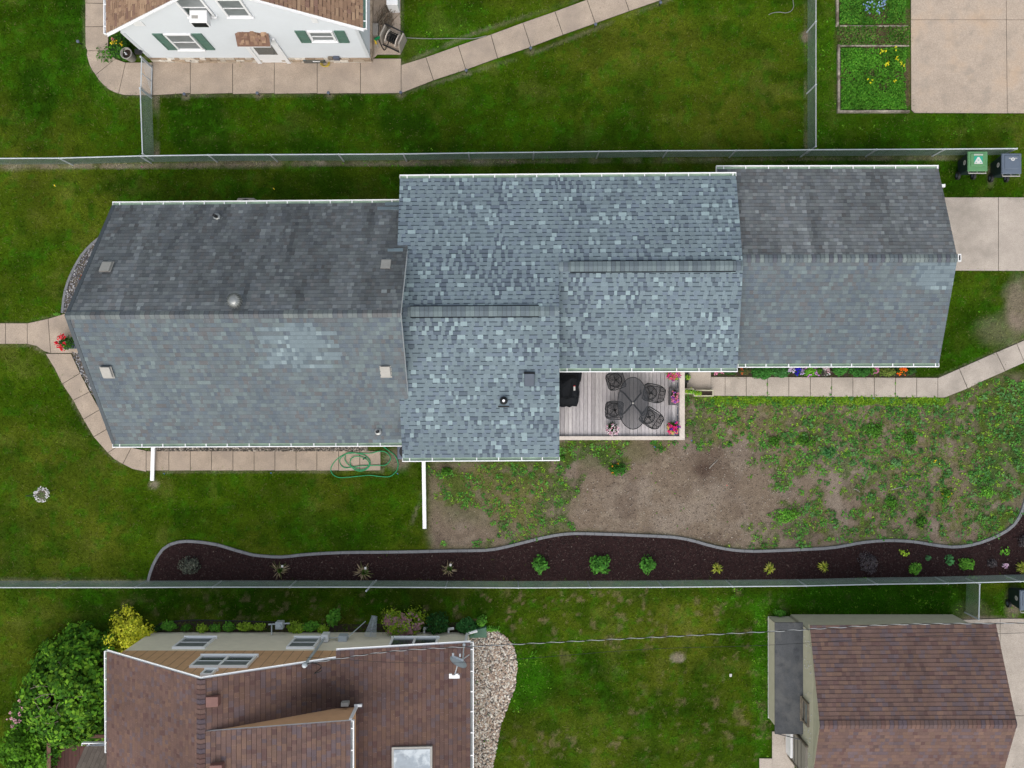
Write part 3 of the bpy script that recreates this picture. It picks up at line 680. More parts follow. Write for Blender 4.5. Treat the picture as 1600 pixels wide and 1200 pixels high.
# ---- lawn colour, with building shade painted in
dens=fbm(GX,GY_,.33,0,4); d2=fbm(GX,GY_,1.1,3,4); d3=fbm(GX,GY_,3.5,5,3); d4=fbm(GX,GY_,.5,6,3)
g_dark=np.array([.018,.052,.003]); g_mid=np.array([.045,.088,.005]); g_ol=np.array([.085,.104,.016]); g_dry=np.array([.17,.165,.075]); g_lush=np.array([.038,.135,.008])
def mix(a,b,t): return a*(1-t[...,None])+b*t[...,None]
olive=np.zeros_like(GX); dark=np.zeros_like(GX); lush=np.zeros_like(GX); dry=np.zeros_like(GX)
for (x,y,rx,ry,s) in ((1090,110,230,90,.55),(80,320,120,90,.35),(60,800,120,110,.35),(930,50,150,40,.2),(40,980,70,80,.5),(960,960,180,60,.55),(1080,1080,120,120,.45),(450,800,200,80,.1),(880,1150,90,60,.25),(1560,210,150,50,.2),(20,560,60,40,.2),(240,860,120,50,.15),(700,220,200,40,-.1)): olive+=s*blob(x,y,rx,ry,.6)
for (x,y,rx,ry,s) in ((100,60,120,120,.55),(300,190,90,50,.4),(450,290,300,25,.6),(900,290,330,20,.75),(1300,262,200,12,.7),(500,940,330,25,.8),(1380,935,200,28,.9),(930,1080,40,60,.55),(1100,1135,70,40,.5),(560,760,90,60,.2),(700,180,160,50,.35),(500,240,160,20,.3),(10,420,60,60,.1),(120,280,90,60,.1),(800,1110,70,80,.6),(1490,280,25,30,.5),(250,950,140,25,.6)): dark+=s*blob(x,y,rx,ry,.6)  # shade bands north of the buildings painted in, among patches of darker grass
for (x,y,rx,ry,s) in ((160,90,30,60,.6),(1300,130,40,110,.5),(820,1060,35,45,.9),(1190,1060,14,130,.9),(1330,940,190,22,.8),(690,60,60,50,.5),(1480,195,120,20,.35),(1580,950,30,30,.6),(700,250,300,12,.3),(1490,470,60,30,.15)): lush+=s*blob(x,y,rx,ry,.5)
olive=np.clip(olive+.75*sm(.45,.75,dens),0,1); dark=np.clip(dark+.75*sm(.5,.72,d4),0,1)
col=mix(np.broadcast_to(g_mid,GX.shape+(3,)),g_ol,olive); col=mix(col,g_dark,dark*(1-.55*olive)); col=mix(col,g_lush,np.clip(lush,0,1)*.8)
col=mix(col,g_dry,sm(.58,.78,d2)*.22*(1-dark*.7)); col=mix(col,g_lush*.9,sm(.56,.70,d3)*.5)
mo=fbm(GX*.8,GY_*1.3,1.0,6,5); col=col*(.62+.76*mo)[...,None]; col=mix(col,g_dark,sm(.60,.74,fbm(GX,GY_,1.9,7,3))*.55); col=mix(col,g_dry*.7,sm(.68,.78,fbm(GX*.8,GY_*1.4,1.6,1,3))*.16); col=col*np.array([.84,.90,.47]); col=col*(.90+.20*fbm(GX*.45+GY_*.1,GY_*3.2,1.4,2,3))[...,None]
spk=blob(1000,960,260,70,.5)+blob(1120,1130,130,80,.5)+blob(560,950,330,28,.5)+blob(870,1170,130,40,.5)
col=mix(col,np.array([.19,.14,.085]),np.clip(sm(.64,.72,fbm(GX,GY_,4.2,2,3))*spk*.42,0,1))
# bare strips under the fences, edges
nz=.5+.9*(fbm(GX,GY_,1.6,7,3)-.5)*2
def line(x0,y0,x1,y1,w,s):
    L=((x1-x0)**2+(y1-y0)**2)**.5; t=np.clip(((PX-x0)*(x1-x0)+(PY-y0)*(y1-y0))/L**2,0,1)
    d=np.hypot(PX-x0-t*(x1-x0),PY-y0-t*(y1-y0)); return (1-sm(w*.5,w*1.3,d))*np.clip(nz*1.5,0,1)*s
bare=line(0,261,800,252,5,.8)+line(800,252,1500,246,3.6,.5)+line(0,908,235,909,4,.6)+line(243,150,244,240,5,.85)+line(1259,0,1260,230,3,.5)
bare+=line(660,770,640,828,3,.6)+blob(1594,478,22,38,.5)*.8+blob(1560,515,30,22,.6)*.4+blob(1258,56,8,8)*.8+blob(1548,272,6,16)*.6+blob(1583,940,12,22)*.8+blob(1520,955,25,16)*.25
bare+=blob(620,720,20,16)*.7+blob(240,757,7,6)*.7+blob(290,150,6,5)*.6+blob(405,150,6,4)*.6+blob(515,150,7,5)*.6+blob(627,150,7,4)*.5+blob(728,115,8,4)*.4+blob(829,80,8,4)*.4+blob(1540,970,30,6)*.8+blob(1059,1028,12,8,.2)*.75
for w_ in (WK_T,WK_L,WK_R):
    for i in range(len(w_)-1):
        bare=bare+line(*w_[i],*w_[i+1],3.0,.32)
bare=np.clip(bare,0,1)
soilc=mix(np.broadcast_to(np.array([.205,.165,.130]),GX.shape+(3,)),np.array([.255,.215,.18]),sm(.45,.7,d2)); soilc=mix(soilc,np.array([.15,.118,.097]),sm(.55,.75,fbm(GX,GY_,1.0,6,4))*.6)
col=mix(col,soilc,bare)
# ---- the half-bare yard
dm=pmask(DIRT,2); soilc=soilc*np.array([.95,.92,.90]); 
veg=.10+0*GX
for (x,y,rx,ry,s) in ((765,755,95,42,1.0),(850,795,38,60,.85),(770,820,60,30,.35),(1200,650,120,40,.4),(1350,700,200,90,.25),(760,850,90,25,.1),(860,730,50,40,.4),(820,800,40,60,.35),(960,705,110,25,.75),(895,790,30,50,.35),(900,830,40,12,.2),(975,745,30,25,.6),(1300,625,230,18,1.2),(1400,640,180,35,.7),(1130,650,60,35,.85),(1120,690,30,30,.5),(1230,680,90,55,.5),(1380,680,110,60,.75),(1500,660,100,60,.7),(1560,720,70,90,.75),(1380,760,120,60,.45),(1480,800,110,60,.45),(1240,830,90,30,.65),(1330,825,60,25,.25),(1165,745,15,30,.35),(1075,690,25,18,.35),(1230,750,60,60,.15),(1600,620,60,60,.4)): veg+=s*blob(x,y,rx,ry,.7)
for (x,y,rx,ry,s) in ((1030,770,130,70,.8),(1120,710,60,40,.5),(1190,790,50,50,.3),(1480,730,25,25,.5),(1200,710,25,18,.3),(680,790,14,50,.4),(715,812,45,35,.5),(720,720,40,10,.4),(1400,820,60,20,.25),(1310,740,50,20,.25)): veg-=s*blob(x,y,rx,ry,.5)
veg=np.clip(veg,0,1.2); vn1=fbm(GX,GY_,2.6,4,4)
green=sm(.74-.36*veg,.84-.34*veg,vn1+.12)*sm(.0,.12,veg)
dcol=mix(soilc*1.0,np.array([.075,.05,.04]),blob(1120,712,45,30,.7)*.45+blob(1098,735,14,9,.5)*.5+blob(1110,848,40,12,.5)*.4+blob(700,735,30,16,.6)*.5)
dcol=mix(dcol,np.array([.30,.25,.195]),sm(.62,.75,d3)*.4*(1-veg.clip(0,1)))
gcol=mix(np.broadcast_to(np.array([.060,.105,.012]),GX.shape+(3,)),np.array([.135,.138,.045]),sm(.42,.62,dens+.12*blob(800,770,100,60)))
gcol=mix(gcol,np.array([.04,.095,.02]),sm(.5,.6,d4)*.7)
dcol=mix(dcol,gcol,np.clip(green*(.30+.45*sm(.4,.6,fbm(GX,GY_,4.5,2,3)))+.35*(blob(770,770,100,50)+blob(930,705,90,22)+blob(1580,700,50,120)),0,.9))
col=mix(col,dcol,dm)
top=line(1115,623,1470,624,7,1)*1.0
col=mix(col,np.array([.12,.20,.012]),np.clip(top,0,1)*.75)
col=col*(1-.10*dm)[...,None]
blocked=np.zeros(GX.shape)
for q in BLD+[WK_L,WK_R,WK_T,DRV,PAD,BRDR,BRDR2,ROCK,BED,GRV1,GRV2,GRV3]: blocked=np.maximum(blocked,inpoly(PX,PY,q).astype(float))
# garden beds, top right
for poly in ([(1309,69),(1422,67),(1423,173),(1310,175)],[(1307,-60),(1422,-60),(1422,66),(1308,68)]):
    m=pmask(poly,1); gc=mix(np.broadcast_to(np.array([.038,.115,.012]),GX.shape+(3,)),np.array([.10,.08,.045]),sm(.52,.66,fbm(GX,GY_,2.2,1,4)+.2*blob(1340,55,60,22,.6)+.12*blob(1320,100,20,60)))
    col=mix(col,gc,m)
def samp(a,x,y):
    i=np.clip(((y-Y0)/RES).round().astype(int),0,a.shape[0]-1); j=np.clip(((x-X0)/RES).round().astype(int),0,a.shape[1]-1); return a[i,j]
# ground sheet (fine near, coarse out to the horizon)
ox=[-900,-300,-100,-45,-30,-24]; xs=np.array(ox+list(gx)+[-v for v in reversed(ox)]); ys=np.array([-900,-300,-100,-45,-30,-20]+list(gy)+[20,30,45,100,300,900])
XX,YY=np.meshgrid(xs,ys); nx,ny=len(xs),len(ys)
me=bpy.data.meshes.new('lawn'); me.vertices.add(nx*ny)
me.vertices.foreach_set('co',np.stack([XX,YY,np.zeros_like(XX)],-1).astype(np.float32).ravel())
idx=np.arange(nx*ny).reshape(ny,nx); q=np.stack([idx[:-1,:-1],idx[:-1,1:],idx[1:,1:],idx[1:,:-1]],-1).reshape(-1,4)
me.loops.add(q.size); me.loops.foreach_set('vertex_index',q.astype(np.int32).ravel()); me.polygons.add(len(q)); me.polygons.foreach_set('loop_start',np.arange(0,q.size,4,dtype=np.int32))
me.update(calc_edges=True); cc=samp(col,XX,YY); cc=np.concatenate([cc,np.ones(cc.shape[:2]+(1,))],-1)
a=me.attributes.new('Col','FLOAT_COLOR','POINT'); a.data.foreach_set('color',cc.astype(np.float32).ravel()); me.materials.append(M['ground'])
o=bpy.data.objects.new('lawn',me); COL.objects.link(o); tag(o,'green mown lawn with olive patches and a half bare dirt yard','lawn',kind='structure')
# ---- grass blades
def grass(n,xr,yr,accept,size,w,colf,z=0.0):
    x=rng.uniform(*xr,n); y=rng.uniform(*yr,n); k=rng.random(n)<accept(x,y); x,y=x[k],y[k]; n=len(x)
    a=rng.uniform(0,2*np.pi,n); L=size*rng.uniform(.6,1.4,n); h=L*rng.uniform(.25,.8,n); dx,dy=np.cos(a),np.sin(a)
    b=np.stack([x,y,np.full(n,z+.002)],1); s=np.stack([-dy,dx,0*dx],1)*w*.5; e=np.stack([x+dx*L,y+dy*L,z+h],1)
    V=np.stack([b-s,b+s,e],1); return V,colf(x,y,n)
def lawncol(x,y,n):
    c=samp(col,x,y)*rng.uniform(.55,1.75,(n,1)); j=rng.random(n)<.05; c[j]=c[j]*.5+np.array([.10,.09,.04]); return np.clip(c,0,1)
ok=lambda x,y:(1-samp(blocked,x,y))*(1-.85*samp(np.maximum(bare,dm*(1-green)),x,y))
V,C=grass(430000,(-19.2,19.2),(-14.5,14.5),ok,.075,.022,lawncol)
edgeb=np.zeros_like(GX)
for w_ in (WK_T,WK_L,WK_R,PAD,DRV,GRV1):
    for i in range(len(w_)): edgeb=np.maximum(edgeb,line(*w_[i],*w_[(i+1)%len(w_)],5,1))
for w_ in ((0,258,800,249),(800,249,1600,242),(0,914,1600,908),(1262,0,1262,230),(1203,960,1490,960),(236,975,560,970)): edgeb=np.maximum(edgeb,line(*w_,6,1)*.7)
tall=np.clip(edgeb+.35*sm(.58,.68,fbm(GX,GY_,2.4,5,3))+.3*np.clip(lush,0,1),0,1)
V2,C2=grass(260000,(-19.2,19.2),(-14.5,14.5),lambda x,y:samp(tall,x,y)*(1-inpoly(800+x*F/CAMH,600-y*F/CAMH,PAD)*1.0)*(1-samp(blocked,x,y)*.93)*(1-samp(dm,x,y))*.8,.12,.024,lambda x,y,n:np.clip(lawncol(x,y,n)*np.array([1.15,1.25,1.0]),0,1))
V=np.concatenate([V,V2]); C=np.concatenate([C,C2])
o=np_mesh('grass',V,C,'blade'); tag(o,'short mown grass growing over the lawns between the houses','grass',kind='stuff')
# ---- weeds in the bare yard
def rosettes(n,accept,leaf,nl,R,pal,h=.05,xr=(-4,19.5),yr=(-6.5,0.2)):
    x=rng.uniform(*xr,n); y=rng.uniform(*yr,n); k=rng.random(n)<accept(x,y); x,y=x[k],y[k]; n=len(x)
    R_=R*rng.uniform(.5,1.5,n); X=np.repeat(x,nl); Y=np.repeat(y,nl); RR=np.repeat(R_,nl); m=n*nl
    a=rng.uniform(0,2*np.pi,m); q=np.sqrt(rng.random(m)); C=np.stack([X+RR*q*np.cos(a),Y+RR*q*np.sin(a),.01+h*rng.random(m)*(1.2-q)],1)
    V=orient_quads(C,rng.normal(size=(m,3))*.4+np.array([0,0,1]),leaf*rng.uniform(.6,1.4,m),.75); col_=np.array(pal)[np.repeat(rng.integers(0,len(pal),n),nl)]*rng.uniform(.75,1.3,(m,1)); return V,np.clip(col_,0,1)
inD=lambda x,y:samp(dm,x,y)*(1-samp(blocked,x,y))*(samp(np.hypot(0,0)+GX*0+1,x,y))
vg=lambda x,y:inD(x,y)*np.clip(samp(green*.85+veg*.12,x,y),0,1)
topm=np.clip(top*1.5,0,1)
parts=[rosettes(7500,lambda x,y:vg(x,y)*.75,.045,8,.06,[(.15,.32,.02),(.23,.40,.035),(.11,.26,.02),(.08,.20,.02)]),
 rosettes(2600,lambda x,y:vg(x,y)*.6,.075,14,.13,[(.06,.20,.03),(.045,.15,.025),(.09,.25,.04)],.10),
 rosettes(900,lambda x,y:vg(x,y)*sm(1200,1300,800+x*F/CAMH)*.7,.10,14,.14,[(.06,.17,.045),(.045,.13,.03),(.09,.21,.06)],.14),
 rosettes(7000,lambda x,y:samp(topm,x,y)*(1-samp(blocked,x,y)),.055,8,.07,[(.17,.30,.015),(.13,.26,.015),(.085,.20,.012)],.06,(7,16),(-1.5,-.2)),
 rosettes(1200,lambda x,y:inD(x,y)*.12,.035,5,.03,[(.12,.26,.02),(.07,.18,.02)])]
o=np_mesh('weeds',np.concatenate([p[0] for p in parts]),np.concatenate([p[1] for p in parts]),'leaf'); tag(o,'low yellow green weeds and clover spreading over the half bare dirt yard','weeds',kind='stuff')
# lush clover along lawn edges
lm=np.clip(lush,0,1)*sm(.45,.6,d3)
V,C=rosettes(42000,lambda x,y:samp(lm,x,y)*(1-samp(blocked,x,y))*.85,.05,5,.06,[(.08,.24,.012),(.14,.30,.02),(.06,.18,.012)],.05,(-19,19),(-14,14))
o=np_mesh('clover',V,C,'leaf'); tag(o,'bright green clover patches in the lawns','clover',kind='stuff')
# bits of debris, straw and chips on the dirt
n=5200; x=rng.uniform(-3,19,n); y=rng.uniform(-6.3,.1,n); k=rng.random(n)<inD(x,y)*(1-.7*samp(green,x,y))*(.25+.75*samp(blob(1060,790,170,55,.6),x,y)); x,y=x[k],y[k]; n=len(x)
V=orient_quads(np.stack([x,y,np.full(n,.012)],1),rng.normal(size=(n,3))*.15+np.array([0,0,1]),rng.uniform(.015,.05,n),.6); C=np.array([(.34,.29,.23),(.42,.37,.31),(.10,.08,.06),(.25,.2,.15)])[rng.integers(0,4,n)]
DV,DC=stones([(880,760),(900,830),(1000,832),(1150,850),(1260,790),(1200,690),(1090,690),(1000,720)],900,.045,[(.16,.125,.10),(.24,.20,.17),(.12,.09,.07),(.32,.28,.24)],.005,.5)
o=np_mesh('soil_clods',DV,DC,'pebble'); tag(o,'small stones and soil clods on the bare dirt','stones',kind='stuff')
o=np_mesh('gravel_chips',V,C,'pebble'); tag(o,'pale stone and straw chips lying on the bare dirt','chips',kind='stuff')
for (x0,y0,x1,y1,lb) in ((1334,764,1344,769,'short pale stick lying in the weedy yard'),(1393,765,1419,760,'longer pale stick lying in the weedy yard'),(1108,732,1122,718,'bleached stick on the dark spot of the bare dirt')):
    a=P(x0,y0,.03); b=P(x1,y1,.04); mb=MB(); mb.tube([a,a.lerp(b,.5)+V3((.01,.02,.01)),b],[.016,.013,.008],5); o=mb.build('stick','block'); tag(o,lb,'stick')
# ================================================================== PAVING
def paving(name,label,quads,mt,kind='structure',z=.045,gap=.010,base=True):
    mb=MB()
    for q in quads:
        pts=[P(*a) for a in q]; c=sum(pts,V3())/len(pts)
        pts=[p+(c-p).normalized()*gap*1.4 for p in pts]
        zz=z+random.uniform(-.003,.003); mb.prism(pts,0.0,zz,m=0)
        if base: mb.prism([P(*a) for a in q],-.02,z-.02+.0001*random.random(),m=1)
    o=mb.build(name,[mt,'darkgap']); tag(o,label,'paving',kind=kind); return o
def ladder(A,B): return [[A[i],A[i+1],B[i+1],B[i]] for i in range(len(A)-1)]
# left front walk
q=[[(-60,505),(-24,505),(-24,538),(-60,538)],[(-24,505),(9.5,505),(9.5,537.5),(-24,538)],[(9.5,505),(43.5,505),(43.5,537.5),(9.5,537.5)],[(43.5,505),(76,498),(80,552),(70,549),(58,541),(43.5,537.5)],[(76,498),(104,489.5),(140,486),(140,552),(80,552)],[(72,552.5),(112,552.5),(126,583),(98,600),(86,576)]]
q+=ladder([(126,583),(141,612),(156.5,640),(172,668),(190,694)],[(98,600),(115,625.5),(131,655),(147,682.5),(169,707.5)])
q+=[[(190,694),(206,699),(192.5,725),(180,718),(169,707.5)],[(206,699),(229,704),(229,737),(208,733),(192.5,725)]]
xs_=[229,264.5,298,331,364.5,397.5,430,463,495.5,529.5,562.5,595,598.5]
q+=[[(xs_[i],704.5),(xs_[i+1],704.5),(xs_[i+1],735),(xs_[i],735.5)] for i in range(len(xs_)-2)]
paving('walkway','beige concrete slab walk curving round the left end of the grey house',q,'conc')
q=[[(1072,570),(1110,570),(1110,608),(1072,613)]]
paving('stoop','pale concrete stoop between the deck and the garage walk',q,'conc2',z=.12)
xs_=[1110,1132.5,1165.5,1199,1232,1265.5,1299,1332,1365.5,1398.5,1431.5,1464.5]
q=[[(xs_[i],588.5+.15*i),(xs_[i+1],588.6+.15*i),(xs_[i+1],618.8+.25*i),(xs_[i],618.5+.25*i)] for i in range(len(xs_)-1)]
q+=[[(1464.5,590.5),(1498,576),(1511,607),(1475,621.5),(1464.5,621.5)],[(1498,576),(1555.5,550.5),(1570,580),(1536,595),(1511,607)],[(1555.5,550.5),(1587.5,537),(1600,566.5),(1570,580)],[(1587.5,537),(1625,520.5),(1638,550),(1600,566.5)],[(1625,520.5),(1665,503),(1678,532),(1638,550)]]
paving('walkway','grey beige slab walk beside the garage flower bed bending up to the right',q,'conc2')
q=[[(134,-60),(162,-60),(162,6),(134,5.5)],[(134,5.5),(164,6),(164,42),(134,42.5)],[(134,42.5),(170,42),(170,80),(137,80),(134.3,74)],[(137,80),(170,80),(181,92.5),(150,117.5),(144.5,110),(140,101),(137.5,92),(136,86)],[(181,92.5),(197,98),(186,147),(179,144.5),(170,140),(162,133),(155,125.5),(150,117.5)],[(197,98),(239,98),(239,149.5),(196,149.3),(186,147)]]
q+=[[(222+.0,98),(222.1,98),(222.1,149),(222,149)]][:0]
xs_=[239,298,364,429,496,563.5,627]
q+=[[(xs_[i],92),(xs_[i+1],92),(xs_[i+1],146.0),(xs_[i],149.5 if i==0 else 146.5+1.5*(1-i/6))] for i in range(len(xs_)-1)]
q+=ladder([(627,102),(665.5,90),(716,72),(767,54.5),(817,36),(867,18.5),(917,0),(970,-20),(1020,-38)],[(627,146),(677.5,126),(728,109.5),(777.5,91.5),(829.5,74),(879.5,55),(930,37),(983,18),(1035,0)])
paving('walkway','tan concrete walk along the white house running diagonally to the top edge',q,'conc')
q=[[(578,-60),(626,-60),(626,86),(590,86),(580,95)]]
paving('side_slab','old stained concrete slab at the right side of the white house',q,'pad',z=.03)
q=[[(1440,308.5),(1559,308.5),(1559,423.5),(1440,423)],[(1559,308.5),(1700,309),(1700,424),(1559,423.5)]]
paving('driveway','pale concrete driveway leading off the garage to the right',q,'conc2')
q=[[(1422.5,-60),(1571,-60),(1571.5,31.5),(1422.5,31.5)],[(1571,-60),(1700,-60),(1700,31.5),(1571.5,31.5)],[(1422.5,31.5),(1571.5,31.5),(1573,177.5),(1428,177),(1423,172)],[(1571.5,31.5),(1700,31.5),(1700,177.5),(1573,177.5)]]
paving('parking_pad','wide tan concrete pad with faint rust stains in the upper right corner',q,'pad',gap=.008)
q=[[(1150,1160),(1205,1140),(1240,1140),(1240,1270),(1150,1270)]]
q=[[(1206,1142),(1241,1142),(1241,1270),(1206,1270)],[(1186,1184),(1206,1184),(1206,1270),(1186,1270)]]
paving('garage_path','rough beige concrete path at the side door of the brown roofed garage',q,'conc2',z=.04)
q=[[(1495,968),(1562,966),(1562,1118),(1495,1118)],[(1562,966),(1700,966),(1700,1118),(1562,1118)],[(1495,1118),(1700,1118),(1700,1270),(1495,1270)]]
paving('driveway','worn concrete driveway at the right end of the brown roofed garage',q,'conc2',z=.035)
# stains on slabs
mb=MB()
# ================================================================== GRAVEL
def bedbase(name,label,poly,mt,z=.012,cat='bed'):
    mb=MB(); mb.prism([P(*p) for p in poly],-.02,z); o=mb.build(name,mt); tag(o,label,cat,kind='structure'); return o
bedbase('gravel_bed','gravel bed base at the left end of the grey house',GRV1+GRV2[::-1][:0],'gravelbase')
bedbase('gravel_bed','narrow gravel bed base between the curved walk and the left gable',GRV2,'gravelbase',z=.02)
bedbase('gravel_bed','dark gravel strip base along the south wall of the left wing',GRV3,'gravelbase')
bedbase('rock_bed','river rock bed base beside the brown roofed house',ROCK,'gravelbase')
V,C=stones(GRV1,2600,.055,[(.30,.30,.33),(.20,.20,.23),(.42,.42,.44),(.10,.10,.12)]); V2,C2=stones(GRV2,1800,.055,[(.30,.30,.33),(.20,.20,.23),(.42,.42,.44),(.10,.10,.12)])
o=np_mesh('gravel',np.concatenate([V,V2]),np.concatenate([C,C2]),'pebble'); tag(o,'loose blue grey gravel round the left gable','gravel',kind='stuff')
V,C=stones(GRV3,2600,.06,[(.10,.09,.08),(.06,.055,.05),(.25,.22,.19),(.40,.36,.32),(.15,.13,.11)])
o=np_mesh('gravel',V,C,'pebble'); tag(o,'dark mixed gravel between the south wall and the slab walk','gravel',kind='stuff')
V,C=stones(ROCK,7500,.075,[(.52,.44,.37),(.62,.57,.51),(.36,.27,.22),(.22,.19,.18),(.45,.34,.27),(.72,.68,.63)],.03)
o=np_mesh('river_rock',V,C,'pebble'); tag(o,'tan and white river rock filling the strip beside the brown roofed house','river rock',kind='stuff')
V,C=rosettes(220,lambda x,y:samp(pmask(ROCK,1),x,y)*samp((sm(.5,.6,d2)),x,y),.06,8,.07,[(.10,.22,.03),(.07,.16,.02)],.08,(-1.4,.2),(-14,-9)); o=np_mesh('rock_weeds',V,C,'leaf'); tag(o,'small weeds growing between the river rock','weeds',kind='stuff')
# mulch bed
mb=MB(); mb.prism([P(*p) for p in BED],-.02,.03); o=mb.build('mulch_bed','mulch'); tag(o,'dark brown mulch bed with a wavy upper edge along the lower fence','mulch bed',kind='structure')
bp=BED; n=30000; x=rng.uniform(232,1620,n); y=rng.uniform(770,908,n); k=inpoly(x,y,bp); x,y=x[k],y[k]; n=len(x)
V=orient_quads(np.stack([(x-800)*CAMH/F,(600-y)*CAMH/F,np.full(n,.04)+rng.uniform(0,.02,n)],1),rng.normal(size=(n,3))*.3+np.array([0,0,1]),rng.uniform(.03,.10,n),.3)
C=np.array([(.034,.018,.0185),(.046,.026,.025),(.014,.008,.009),(.022,.012,.013),(.075,.05,.045)])[rng.integers(0,5,n)]*rng.uniform(.7,1.2,(n,1)); C[rng.random(n)<.008]=(.20,.16,.14)
o=np_mesh('mulch_chips',V,np.clip(C,0,1),'pebble'); tag(o,'loose shredded bark chips covering the mulch bed','mulch',kind='stuff')
# curved edging
def edging(label,pts,w=.115):
    c=catmull([P(a,b,0) for a,b in pts],8); mb=MB(); acc=0; seg=[c[0]]
    for i in range(1,len(c)):
        d=(c[i]-c[i-1]); acc+=d.length; seg.append(c[i])
        if acc>.3 or i==len(c)-1:
            a,b=seg[0],seg[-1]; t=(b-a).normalized(); s=V3((-t.y,t.x,0)); g=t*.004
            hh=.07+random.uniform(-.006,.006)
            mb.hexa([a+g-s*w/2,b-g-s*w/2,b-g+s*w/2,a+g+s*w/2],[a+g-s*w*.42+V3((0,0,hh)),b-g-s*w*.42+V3((0,0,hh)),b-g+s*w*.42+V3((0,0,hh)),a+g+s*w*.42+V3((0,0,hh))]); seg=[c[i]]; acc=0
    o=mb.build('garden_edging','curb'); tag(o,label,'edging'); return o
edging('wavy grey block edging along the top of the long mulch bed',curve)
edging('dark curved edging round the gravel at the left gable',[(157,371),(146,380),(127,401),(111,431),(102,458),(98,489)],.10)
# ================================================================== FENCES
FH=1.08
def fence(name,label,tops,h=FH,ends=None,postc='metal',dense=.062,thin=(),railm='metal'):
    """tops: list of px of post tops"""
    T=[P(a,b,h) for a,b in tops]; c=T[len(T)//2]; t=thing(name,label,'fence',(c.x,c.y,0))
    for p in T:
        mb=MB(); mb.tube([(p.x,p.y,0),(p.x,p.y,h-.03)],.026,8); mb.lathe(p.x,p.y,[(.034,h-.04),(.034,h),(.012,h+.03)],8)
        mb.build('post',postc,t)
    mb=MB(); mb.tube([p+V3((0,0,-.01)) for p in T],.021,8); mb.build('top_rail',railm,t)
    mb=MB(); r=.0027
    for i in range(len(T)-1):
        a,b=T[i],T[i+1]; L=(b-a); L.z=0; ln=L.length; d=L.normalized(); n=V3((-d.y,d.x,0))*.024; H_=h-.02
        for s in (1,-1):
            k=-H_
            while k<ln:
                u0,u1=k,k+H_; z0,z1=(.03,H_) if s>0 else (H_,.03)
                if u0<0: z0+=(z1-z0)*(-u0)/(u1-u0); u0=0
                if u1>ln: z1=z0+(z1-z0)*(ln-u0)/(u1-u0); u1=ln
                p=V3((a.x,a.y,0))+d*u0+n+V3((0,0,z0)); q=V3((a.x,a.y,0))+d*u1+n+V3((0,0,z1))
                if (q-p).length>.02:
                    o_=V3((n.x,n.y,0)).normalized()*r; uu=(q-p).normalized().cross(o_.normalized())*r
                    i0=len(mb.v)
                    for e in (p,q): mb.v+=[tuple(e+o_),tuple(e-o_*.5+uu*.87),tuple(e-o_*.5-uu*.87)]
                    for j in range(3):
                        w=(j+1)%3; mb.f.append((i0+j,i0+w,i0+3+w,i0+3+j)); mb.c.append((.5,)*3); mb.m.append(0)
                k+=dense
    mb.build('wire_mesh','wire',t)
    return t
fence('chain_link_fence','long chain link fence above the grey house running to the two bins',[(-30,247.5),(92,247),(218,243.5),(325,242),(422,241.5),(529,241),(630,240.5),(732,239),(834,238),(936,236.5),(1043,235.5),(1150,235),(1265,234),(1370,233.5),(1477,232.8),(1589,232)])
fence('chain_link_fence','long galvanised chain link fence below the mulch bed spanning the whole photo',[(-30,918),(89,918),(210,918),(332,917.5),(452,917.5),(577,917.5),(696,918),(810,918.5),(922,918),(1035,917.5),(1145,916.5),(1260,915.5),(1371,913),(1482,911.5),(1594,908.5),(1700,906)])
fence('chain_link_fence','short chain link fence between the gate and the long upper fence, upper left',[(219,139),(222.5,240)])
fence('chain_link_fence','chain link fence running down from the top edge left of the garden beds',[(1275,-40),(1275,33),(1275,132),(1275,228.5)],railm='whitecable')
fence('chain_link_fence','short chain link fence stub at the upper right corner of the brown roofed garage',[(1531,913),(1529.5,968)])
def diag_brace(x0,y0,x1,y1,label):
    a=P(x0,y0,1.12); b=P(x1,y1,.02); t=MB(); t.tube([a,b],.03,8); o=t.build('fence_brace','metal'); tag(o,label,'brace')
diag_brace(572,923.5,588,907,'leaning metal brace pipe across the lower fence in front of the spirea bush')
# gate
g0=P(220,89,1.08); g1=P(219,138,1.08)
GT=thing('metal_gate','narrow chain link gate across the white house walk at its left corner','gate',(g0.x,(g0.y+g1.y)/2,0))
for p in (g0,g1):
    mb=MB(); mb.tube([(p.x,p.y,0),(p.x,p.y,1.12)],.035,8); mb.build('gate_post','metal',GT)
mb=MB(); A=[V3((g0.x+.02,g0.y-.06,.08)),V3((g0.x+.02,g0.y-.06,1.06)),V3((g1.x+.02,g1.y+.06,1.06)),V3((g1.x+.02,g1.y+.06,.08))]
mb.tube([A[0],A[1],A[2],A[3],A[0]],.02,8); m0=(A[0]+A[3])/2; m1=(A[1]+A[2])/2; mb.tube([m0,m1],.014,6); mb.build('gate_frame','metal',GT)
mb=MB(); yy=g1.y+.08
while yy<g0.y-.08:
    for s in (1,-1):
        y2=yy+.9*s; z1=1.04
        if y2>g0.y-.07: f=(g0.y-.07-yy)/.9; y2=g0.y-.07; z1=.1+.94*f
        if y2<g1.y+.07: f=(yy-g1.y-.07)/.9; y2=g1.y+.07; z1=.1+.94*f
        mb.tube([(g0.x+.02,yy,.1),(g0.x+.02,y2,z1)],.0035,3)
    yy+=.09
mb.build('wire_mesh','metal',GT)
